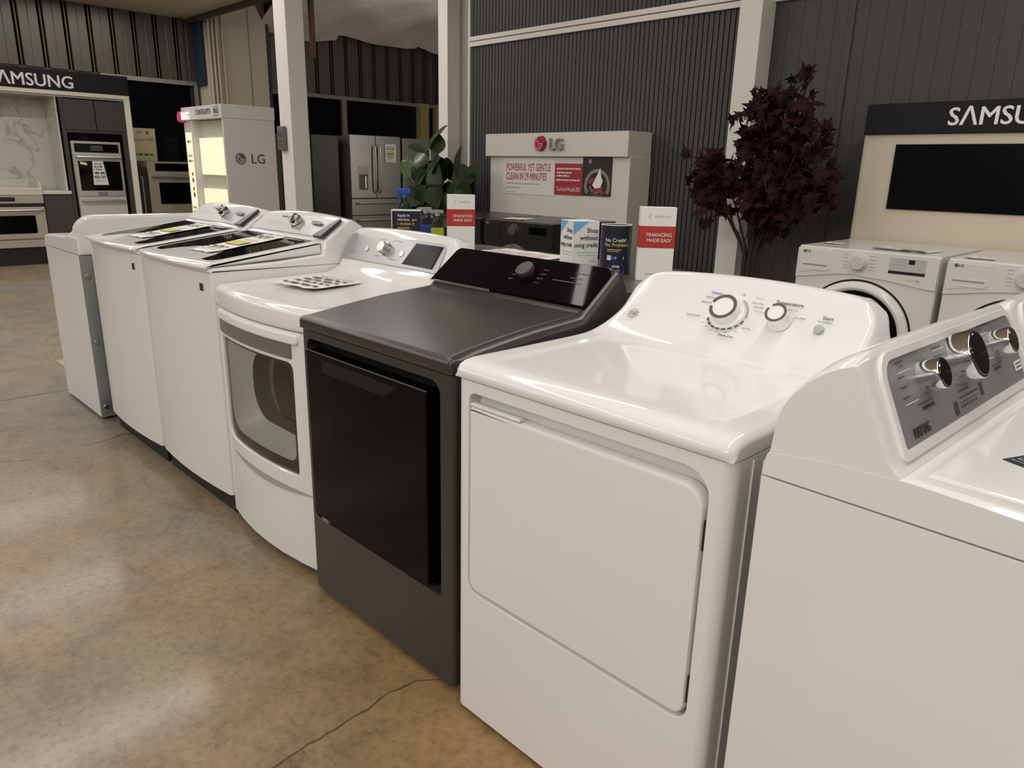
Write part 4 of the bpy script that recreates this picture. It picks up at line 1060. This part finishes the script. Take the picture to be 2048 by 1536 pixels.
# ------------------------------------------------------------------ small box on the free-standing post
k = bm_new(); box(k, -.05, .05, -.035, 0, -.09, .09, .01)
kp = thing('wall_box', 'small grey metal box fixed to the free-standing post', 'control box', (-4.335, 1.925, 1.52))
obj('casing', k, mat('box_grey', (.16, .16, .155), .4, metal=.4), kp); prints('face_detail', [('b', 0, .03, .06, .03), ('b', 0, -.02, .06, .012), ('b', 0, -.05, .06, .012)], DKGREY, kp, off=-.036)

# ------------------------------------------------------------------ kitchen display at the far left (faces +x)
XK = -10.0
def KM(y): return (XK, y, 0)
def kitchen():
    t = thing('kitchen_display', 'kitchen display bay with black sign header, white frame and marble backing', 'display', KM(-1.2), 90)
    o = lambda y: y+1.2          # world y -> local x
    hd = obj('header', bx(0, o(2.69), -.03, .62, 2.165, 2.405, .003), mat('header_black2', (.014, .014, .015), .55, spec=.2), t)
    prints('header_letters', [('t', 'SΛMSUNG', o(2.035), 2.262, .205, 'RIGHT', .016, .98)], PRINTW, hd, off=-.0335, depth=.003)
    fr = bx(0, o(2.69), -.02, .60, 2.115, 2.163, .002); box(fr, o(2.615), o(2.69), -.02, .60, 0, 2.115, .002); obj('white_frame', fr, mat('frame_lit', (.86, .82, .70), .5), t)
    MARB = bpy.data.materials.new('white_marble'); MARB.use_nodes = True; nt = MARB.node_tree; bs = nt.nodes['Principled BSDF']
    tc = nt.nodes.new('ShaderNodeTexCoord'); nz = nt.nodes.new('ShaderNodeTexNoise'); nz.inputs['Scale'].default_value = 1.6; nz.inputs['Detail'].default_value = 9; nz.inputs['Distortion'].default_value = 1.4
    rp = nt.nodes.new('ShaderNodeValToRGB'); e = rp.color_ramp.elements; e[0].position = .485; e[0].color = (.60, .60, .54, 1); e[1].position = .53; e[1].color = (.62, .62, .56, 1)
    mm = e.new(.5); mm.color = (.40, .39, .34, 1)
    nt.links.new(tc.outputs['Object'], nz.inputs['Vector']); nt.links.new(nz.outputs['Fac'], rp.inputs[0]); nt.links.new(rp.outputs[0], bs.inputs['Base Color']); bs.inputs['Roughness'].default_value = .3
    m = bx(0, o(1.83), .53, .55, .93, 2.11); box(m, o(1.79), o(1.81), .02, .53, .93, 2.11); obj('marble_panel', m, MARB, t, smooth=0)
    obj('bay_back', bx(0, o(2.615), .56, .60, 0, 2.11), CAB, t, smooth=0)
    obj('bay_ceiling', bx(0, o(2.61), .0, .55, 2.09, 2.113), mat('bay_top', (.35, .34, .30), .6), t, smooth=0)
    c = bx(o(1.835), o(1.88), -.005, .55, .0, 2.085); box(c, o(2.55), o(2.61), -.005, .55, 0, 2.085); box(c, o(1.88), o(2.55), -.005, .5, 1.665, 1.70); box(c, o(1.88), o(2.55), .45, .5, .56, 1.665); obj('tall_cabinet', c, CAB, t, smooth=0)
    obj('oven_niche', bx(o(1.882), o(2.548), .02, .03, .57, 1.663), BLKGL, t, smooth=0)
    for a, b_ in ((1.875, 2.235), (2.245, 2.60)): obj('cabinet_door', bx(o(a), o(b_), -.02, -.004, 1.70, 2.075, .003), CAB, t)
    obj('cabinet_drawer', bx(o(1.85), o(2.60), -.02, -.004, .10, .555, .003), CAB, t)
    obj('base_cabinet', bx(o(1.505), o(1.832), -.01, .5, .08, .885, .003), CAB, t)
    obj('base_cabinet', bx(0, o(.62), -.01, .5, .08, .885, .003), CAB, t)
    ct = bx(o(1.50), o(1.832), -.035, .53, .887, .928, .003); box(ct, 0, o(.70), -.035, .53, .887, .928, .003); obj('worktop', ct, mat('quartz_white', (.70, .68, .62), .35), t)
kitchen()
def cooktop_range():
    t = thing('kitchen_range', 'pale stainless range with raised cooktop edge at the far left edge', 'range', (XK+.03, .72, 0), 90)
    W = .775
    obj('body', bx(0, W, .02, .55, .22, .86, .004), WARMSS, t)
    obj('control_strip', bx(.002, W-.002, -.012, .03, .775, .872, .004), WARMSS, t)
    obj('control_screen', pl(rr(.19, .46, .80, .852, .012, 4, 1), FLAT, .004, 0, -.0135), BLACK, t)
    obj('vent_gap', bx(.004, W-.004, .0, .03, .735, .773), BLACK, t, smooth=0)
    d = obj('oven_door', bx(.002, W-.004, -.018, .03, .335, .73, .005), WARMSS, t)
    obj('door_window', pl(rr(.10, .655, .40, .625, .018, 5, 1), FLAT, .004, .001, -.0195), BLKGL, d)
    h = bm_new(); tube(h, [(.03, -.018, .685), (.05, -.06, .69), (.25, -.07, .69), (W-.25, -.07, .69), (W-.05, -.06, .69), (W-.03, -.018, .685)], .013, 10); obj('door_handle', h, SATIN, d, smooth=60)
    obj('drawer', bx(.002, W-.004, -.016, .03, .225, .315, .004), WARMSS, t); obj('drawer_gap', bx(.004, W-.004, -.002, .02, .255, .29), BLACK, t, smooth=0)
    obj('kick', bx(.01, W-.01, .02, .5, 0, .22), BLACK, t, smooth=0)
    r = bm_new(); box(r, -.0, W+.0, -.02, .0, .878, .965, .004); box(r, 0, .02, .0, .52, .878, 1.05, .004); box(r, W-.02, W, .0, .52, .878, 1.045, .004); box(r, .02, W-.02, .50, .52, .878, 1.06, .004); box(r, .02, W-.02, .0, .50, .874, .885)
    obj('cooktop_tray', r, mat('tray_cream', (.66, .62, .55), .35), t)
cooktop_range()
def wall_oven():
    t = thing('wall_oven', 'stainless wall oven with a paper tag in the grey tall cabinet', 'oven', (XK+.02, 1.905, .575), 90)
    W = .595
    obj('body', bx(0, W, -.01, .035, .0, .985, .004), mat('oven_steel', (.55, .54, .50), .32, metal=.5), t)
    obj('control_panel', pl(rr(.03, W-.03, .845, .955, .004, 3, 1), FLAT, .006, .001, -.014), BLKGL, t)
    obj('control_screen', pl(rr(.22, .37, .865, .935, .004, 3, 1), FLAT, .002, 0, -.0155), DKGREY, t)
    d = obj('oven_door', bx(.005, W-.005, -.03, -.008, .285, .825, .004), mat('oven_steel', (.55, .54, .50), .32, metal=.5), t)
    obj('door_glass', pl(rr(.045, W-.035, .355, .735, .004, 3, 1), FLAT, .003, .001, -.032), BLKGL, d)
    def hnd(z): 
        h = bm_new(); tube(h, [(.03, -.075, z), (W-.03, -.075, z)], .014, 10); box(h, .03, .05, -.075, -.028, z-.01, z+.01, .003); box(h, W-.05, W-.03, -.075, -.028, z-.01, z+.01, .003); return h
    obj('door_handle', hnd(.785), SATIN, d)
    obj('badge', bx(.24, .36, -.034, -.029, .29, .34, .001), MIDGREY, d)
    w_ = obj('warming_drawer', bx(.005, W-.005, -.03, -.008, .01, .275, .004), mat('oven_white', (.64, .63, .58), .35, metal=.2), t)
    obj('drawer_handle', hnd(.225), SATIN, w_)
    tg = obj('price_tag', pl([(.20, .43), (.385, .43), (.345, .735), (.215, .735)], FLAT, .002, 0, -.040), PAPER, None, Matrix.Translation(t.location) @ Matrix.Rotation(PI/2, 4, 'Z')); tag(tg, 'white paper tag hanging on the wall oven door', 'price tag')
    prints('tag_lettering', greek(.235, .335, .70, .012) + greek(.235, .335, .665, .02) + greek(.25, .32, .63, .014) + greek(.23, .35, .585, .024) + [('t', '40% OFF', .287, .53, .055, CEN, .03, .7), ('b', .29, .485, .12, .005)], PRINT, tg, off=-.041)
    st = obj('paper_sticker', pl([(.07, .695), (.15, .68), (.15, .71), (.07, .73)], FLAT, .001, 0, -.0332), PAPER, d)
wall_oven()
def tall_black():
    t = thing('refrigerator', 'narrow black appliance edge beside the kitchen display frame', 'refrigerator', (XK-.05, 2.70, 0), 90)
    obj('body', bx(0, .12, 0, .6, .02, 1.25, .006), mat('black_steel', (.035, .033, .030), .35, metal=.3), t)
    obj('door', bx(.0, .055, -.03, -.004, .04, 1.24, .004), mat('black_steel', (.035, .033, .030), .35, metal=.3), t); obj('door', bx(.062, .12, -.03, -.004, .04, 1.24, .004), mat('black_steel', (.035, .033, .030), .35, metal=.3), t)
    h = bm_new(); tube(h, [(.045, -.03, .5), (.045, -.06, .52), (.045, -.06, 1.1), (.045, -.03, 1.12)], .008, 8); obj('handle', h, MIDGREY, t)
tall_black()
def double_oven():
    t = thing('double_oven', 'stainless double oven partly behind the tall white display box', 'oven', (XK, 2.835, 0), 90)
    W = .72; S = mat('oven_warm', (.56, .50, .38), .3, metal=.55)
    obj('body', bx(0, W, 0, .5, .02, 1.325, .005), S, t)
    obj('control_panel', pl(rr(.10, W-.05, 1.195, 1.30, .004, 3, 1), FLAT, .006, .001, -.006), BLKGL, t)
    d = obj('oven_door', bx(.01, W-.01, -.03, -.002, .60, 1.165, .005), S, t)
    obj('door_window', pl(rr(.12, W-.10, .74, 1.04, .01, 3, 1), FLAT, .004, .001, -.033), BLKGL, d)
    h = bm_new(); tube(h, [(.03, -.07, 1.12), (W-.03, -.07, 1.12)], .014, 10); box(h, .03, .05, -.07, -.028, 1.11, 1.13); box(h, W-.05, W-.03, -.07, -.028, 1.11, 1.13); obj('door_handle', h, SATIN, d)
    d = obj('oven_door', bx(.01, W-.01, -.03, -.002, .06, .57, .005), S, t)
    obj('door_window', pl(rr(.12, W-.10, .16, .42, .01, 3, 1), FLAT, .004, .001, -.033), BLKGL, d)
    h = bm_new(); tube(h, [(.03, -.07, .53), (W-.03, -.07, .53)], .014, 10); box(h, .03, .05, -.07, -.028, .52, .54); box(h, W-.05, W-.03, -.07, -.028, .52, .54); obj('door_handle', h, SATIN, d)
double_oven()
# poster reflection in the far window, built as a cream card, writing reversed
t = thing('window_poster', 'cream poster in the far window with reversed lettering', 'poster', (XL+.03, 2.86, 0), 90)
obj('reflected_sheet', bx(0, .38, 0, .004, 1.33, 1.79), mat('reflected_cream', (.58, .50, .30), .6), t, smooth=0)
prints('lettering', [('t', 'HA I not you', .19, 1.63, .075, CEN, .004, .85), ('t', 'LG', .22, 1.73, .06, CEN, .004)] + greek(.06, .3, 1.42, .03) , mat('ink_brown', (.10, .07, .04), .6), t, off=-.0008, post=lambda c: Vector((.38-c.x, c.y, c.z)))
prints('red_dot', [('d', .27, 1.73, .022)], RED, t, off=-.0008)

# ------------------------------------------------------------------ tall white fridge display box
def fridge_box():
    t = thing('display_stand', 'tall white display box with lit niche and round logo on its side', 'display', (-8.11, 2.65, 0))
    W, D, H = 1.075, .60, 1.94
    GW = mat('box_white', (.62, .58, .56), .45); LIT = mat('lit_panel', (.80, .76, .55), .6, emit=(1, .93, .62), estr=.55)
    b = bx(W-.035, W, 0, D, 0, 1.80, .003); box(b, 0, .235, 0, D, 0, 1.80, .003); box(b, .235, W-.035, D-.05, D, 0, 1.80); obj('carcass', b, GW, t)
    hd = obj('header', bx(-.02, W+.006, -.012, D+.006, 1.80, H, .003), GW, t)
    prints('header_letters', [('t', 'COUNTER-DEPTH', .60, 1.872, .082, CEN, .004, .62), ('t', 'MAX', .945, 1.872, .082, CEN, .03, .62)], PRINT, hd, off=-.0135)
    f = prints('header_badge', [('b', .945, 1.919, .13, .006), ('b', .945, 1.825, .13, .006), ('b', .882, 1.872, .006, .09), ('b', 1.008, 1.872, .006, .09)], PRINT, hd, off=-.0135)
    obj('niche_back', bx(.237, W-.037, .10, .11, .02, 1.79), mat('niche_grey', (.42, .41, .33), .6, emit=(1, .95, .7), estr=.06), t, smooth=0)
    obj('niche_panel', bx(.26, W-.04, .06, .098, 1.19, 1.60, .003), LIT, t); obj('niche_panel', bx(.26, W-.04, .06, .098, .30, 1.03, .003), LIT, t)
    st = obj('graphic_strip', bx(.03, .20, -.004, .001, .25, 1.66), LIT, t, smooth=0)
    it = []
    for z in (1.56, 1.40, 1.34, .80, .75, .55): it += greek(.06, .17, z, .025, .3)
    prints('strip_print', it + [('b', .115, .62, .12, .008), ('d', .13, 1.12, .03), ('d', .13, .95, .03)], mat('strip_ink', (.25, .20, .13), .6), st, off=-.0046)
    prints('strip_red', [('d', .13, 1.19, .022), ('d', .13, 1.02, .022)], RED, st, off=-.0048)
    SM = Matrix.Translation((W, 0, 0)) @ Matrix.Rotation(PI/2, 4, 'Z')
    prints('side_logo', [('a', .17, 1.375, .058, .064, 0, 360), ('d', .17, 1.375, .055), ('t', 'LG', .375, 1.372, .145, CEN, .012)], mat('logo_dark', (.075, .07, .075), .5), t, SM, off=-.0012)
    prints('side_logo_mark', lg_mark(.17, 1.375, .056), GW, t, SM, off=-.002)
    k = bm_new(); cyl(k, (.02, -.012, 1.835), .062, .060, .05, (0, -1, 0), 28, .008); obj('round_emblem', k, mat('emblem_lit', (.5, .05, .15), .3, emit=(1, .15, .30), estr=.15), hd)
    prints('emblem_letters', [('t', 'LG', .16, 1.835, .12, CEN, .02)], mat('letters_lit', (.8, .8, .8), .3, emit=(1, .9, 1), estr=.35), hd, off=-.06, depth=.045)
fridge_box()

# ------------------------------------------------------------------ refrigerators
def fridge(label, y, W, H, first):
    t = thing('refrigerator', label, 'refrigerator', (-8.5, y, 0), 90, 'refrigerators by the window')
    S = STAINLESS
    obj('body', bx(0, W, .05, .80, .03, H-.015, .006), mat('fridge_side', (.068, .062, .056), .45), t)
    for a, b_ in ((.003, W/2-.003), (W/2+.003, W-.003)):
        d = obj('door', bx(a, b_, -.01, .045, .86, H, .008), S, t)
        x = W/2-.045 if a < .1 else W/2+.045
        h = bm_new(); tube(h, [(x, -.01, .94), (x, -.06, .97), (x, -.075, 1.3), (x, -.06, H-.17), (x, -.01, H-.14)], .014, 10); obj('door_handle', h, SATIN, d, smooth=60)
        if first and a < .1:
            n = bx(.13, .31, -.0125, -.009, .98, 1.33, .002); dsp = obj('ice_dispenser', n, mat('dispenser_grey', (.30, .285, .265), .35, metal=.5), d)
            obj('dispenser_pit', bx(.145, .295, -.0135, -.0115, .985, 1.21), mat('pit_dark', (.06, .055, .05), .3, metal=.5), dsp, smooth=0)
            obj('dispenser_nozzle', bx(.235, .265, -.03, -.012, 1.0, 1.18, .004), SATIN, dsp)
    for z0, z1 in ((.61, .85), (.10, .60)):
        d = obj('freezer_drawer', bx(.003, W-.003, -.01, .045, z0, z1, .006), S, t)
        h = bm_new(); tube(h, [(.09, -.01, z1-.06), (.10, -.06, z1-.06), (W-.10, -.06, z1-.06), (W-.09, -.01, z1-.06)], .018, 10); obj('drawer_handle', h, SATIN, d)
    feet(t, W, .7, .04)
    return t
fridge('stainless french door refrigerator with ice dispenser and a price sheet', 5.17, .915, 1.768, True)
fridge('second stainless refrigerator, behind the green plant', 6.12, .915, 1.755, False)
t = thing('refrigerator', 'dark sided refrigerator behind the free-standing post', 'refrigerator', (-8.62, 4.16, 0), 90)
obj('body', bx(0, .90, .05, .70, .03, 1.735, .006), mat('fridge_side2', (.045, .043, .036), .45), t); feet(t, .9, .7, .04)
for a, b_ in ((.003, .447), (.453, .897)): obj('door', bx(a, b_, -.01, .045, .10, 1.745, .008), mat('black_steel', (.035, .033, .030), .35, metal=.3), t)
ps = obj('price_sheet', pl([(0, 0), (.205, 0), (.205, .265), (0, .265)], FLAT, .002, 0, 0), PAPER, None, Matrix.Translation((-8.478, 5.785, 1.392)) @ Matrix.Rotation(PI/2, 4, 'Z')); tag(ps, 'white price sheet with a yellow-green price on the refrigerator door', 'paper sign')
prints('print', greek(.03, .17, .225, .008) + greek(.03, .17, .195, .018) + greek(.03, .17, .075, .012) + greek(.05, .15, .05, .006) + greek(.05, .15, .165, .006), PRINT, ps, off=-.0008); prints('highlight', [('b', .10, .12, .13, .05)], mat('price_lime', (.45, .42, .02), .6), ps, off=-.0007)
# dark glass range behind the pole
t = thing('kitchen_range', 'black range with shiny controls between white display box and post', 'range', (-9.0, 4.05-1.0, 0), 90)
t.location = (-9.75, 4.28, 0); t.rotation_euler = (0, 0, PI/2)
obj('body', bx(0, .76, 0, .55, .02, .93, .005), BLACK, t)
d = obj('oven_door', bx(.01, .75, -.03, -.002, .25, .80, .005), BLKGL, t); h = bm_new(); tube(h, [(.04, -.07, .77), (.72, -.07, .77)], .013, 10); box(h, .04, .06, -.07, -.028, .76, .78); box(h, .70, .72, -.07, -.028, .76, .78); obj('door_handle', h, CHROME, d)
obj('control_panel', bx(.01, .75, -.02, -.002, .82, .92, .004), BLKGL, t)
for q in range(4): obj('knob', cyl(bm_new(), (.12+.17*q, -.02, .87), .022, .020, .03, (0, -1, 0), 20, .003), CHROME, t)
# red LED sign in the window, seen from inside
LED = mat('led_red', (.6, .02, .02), .4, emit=(1, .02, .03), estr=5)
t = thing('led_sign', 'small red lit window sign beside the free-standing post', 'sign', (XL+.06, 5.26, 0), 90)
obj('sign_back', bx(0, .42, .0, .02, 1.46, 1.78), BLACK, t, smooth=0)
b = bm_new()
def dots(p, q, n):
    for i in range(n):
        x = p[0]+(q[0]-p[0])*i/(n-1); z = p[1]+(q[1]-p[1])*i/(n-1); box(b, x-.011, x+.011, -.012, -.002, z-.011, z+.011)
dots((.05, 1.53), (.05, 1.71), 8); dots((.13, 1.53), (.13, 1.71), 8); dots((.07, 1.73), (.11, 1.73), 3); dots((.07, 1.51), (.11, 1.51), 3); dots((.19, 1.51), (.19, 1.73), 9); dots((.25, 1.51), (.25, 1.73), 9); dots((.32, 1.51), (.32, 1.73), 9); dots((.34, 1.73), (.38, 1.73), 3)
obj('led_letters', b, LED, t, smooth=0)
# conduits on the beige column, rusty hanger rod
b = bm_new()
for q, yy in enumerate((4.03, 4.09, 4.15, 4.24)): tube(b, [(XL+.38, yy, 0), (XL+.38, yy, 3.6)], .018 if q < 3 else .012, 8)
o = obj('conduit', b, mat('conduit_cream', (.62, .55, .42), .5)); tag(o, 'bundle of cream conduits running up the beige column', 'pipe')
o = obj('hanger_rod', bx(-8.03, -7.97, 4.33, 4.39, 2.66, 4.6, .004), mat('rust_steel', (.11, .045, .018), .7)); tag(o, 'rusty brown steel rod hanging from the ceiling behind the post', 'rod')
# sagging white insulation sheets under the roof
def insulation(y0, y1, zlo, sag, label, seed):
    rnd = random.Random(seed); b = bm_new(); nx, ny = 26, 28; rows = []
    ph = [rnd.uniform(0, 6) for _ in range(6)]
    for i in range(nx+1):
        x = -10.55+(5.9)*i/nx; row = []
        for j in range(ny+1):
            s = j/ny; y = y0+(y1-y0)*s
            z = zlo + .62*(1-math.exp(-i*.16)) - sag*math.sin(PI*s)*(.6+.4*math.cos(i*.45+ph[0])) + .020*math.sin(i*1.3+s*7+ph[1]) + .014*math.sin(s*11-i*.8+ph[2])
            if i == 0: z -= .05
            row.append(b.verts.new((x, y, z)))
        rows.append(row)
    for i in range(nx):
        for j in range(ny): b.faces.new((rows[i][j], rows[i+1][j], rows[i+1][j+1], rows[i][j+1]))
    # hanging hem at the far edge
    hem = [b.verts.new((-10.724, v.co.y, 4.598)) for k, v in enumerate(rows[0])]
    for j in range(ny): b.faces.new((rows[0][j], rows[0][j+1], hem[j+1], hem[j]))
    o = obj('insulation_sheet', b, mat('insulation_white', (.68, .65, .61), .4, bump=((5, 5, 5), .35, .04)), smooth=80, flip=False); tag(o, label, 'insulation', 'sagging roof insulation')
insulation(4.9, 6.3, 3.42, .10, 'sagging white insulation sheet nearest the beige column', 1)
insulation(6.3, 8.0, 3.50, .06, 'sagging white insulation sheet in the middle of the roof gap', 2)
insulation(8.0, 10.3, 3.52, .12, 'sagging white insulation sheet nearest the panelled wall', 3)

# ------------------------------------------------------------------ light
def area(name, loc, size, power, color=(1, .94, .86), rot=(0, 0, 0)):
    L = bpy.data.lights.new(name, 'AREA'); L.shape = 'RECTANGLE'; L.size, L.size_y = size; L.energy = power; L.color = color
    o = bpy.data.objects.new(name, L); COL.objects.link(o); o.location = loc; o.rotation_euler = rot
    return o
for x, pw in ((3.5, 72), (.7, 90), (-2.0, 46), (-4.75, 108), (-7.4, 98), (-9.9, 95)):
    area('ceiling_light', (x, -1.2, ZC-.03), (.10, 8.6), pw, (1, .965, .925))
area('front_fill', (.6, -5.2, 2.9), (4.0, .5), 92, (1, .965, .93), rot=(math.radians(62), 0, 0))  # added fill behind the camera, brightens the machine fronts
area('front_fill', (-5.0, -5.2, 2.9), (4.5, .5), 14, (1, .965, .93), rot=(math.radians(62), 0, 0))  # weaker added fill for the far end of the row
area('hall_fill', (-4.45, 7.4, 2.2), (3.2, .3), 24, rot=(0, math.radians(98), 0))  # added fill hidden beyond the panelled wall, brightens the far bay
area('hall_fill', (-6.6, 6.6, 2.3), (2.6, .3), 45, rot=(PI, 0, 0))  # added fill facing up, brightens the sagging insulation
wd = bpy.data.worlds.new('world'); wd.use_nodes = True; wd.node_tree.nodes['Background'].inputs[0].default_value = (.05, .048, .045, 1); wd.node_tree.nodes['Background'].inputs[1].default_value = .3
sc.world = wd
sc.view_settings.view_transform = 'Standard'; sc.view_settings.look = 'None'; sc.view_settings.exposure = 0; sc.view_settings.gamma = 1
sc.cycles.max_bounces = 8; sc.cycles.diffuse_bounces = 3; sc.cycles.glossy_bounces = 4; sc.cycles.transparent_max_bounces = 8
sc.cycles.caustics_reflective = False; sc.cycles.caustics_refractive = False; sc.cycles.sample_clamp_indirect = 4
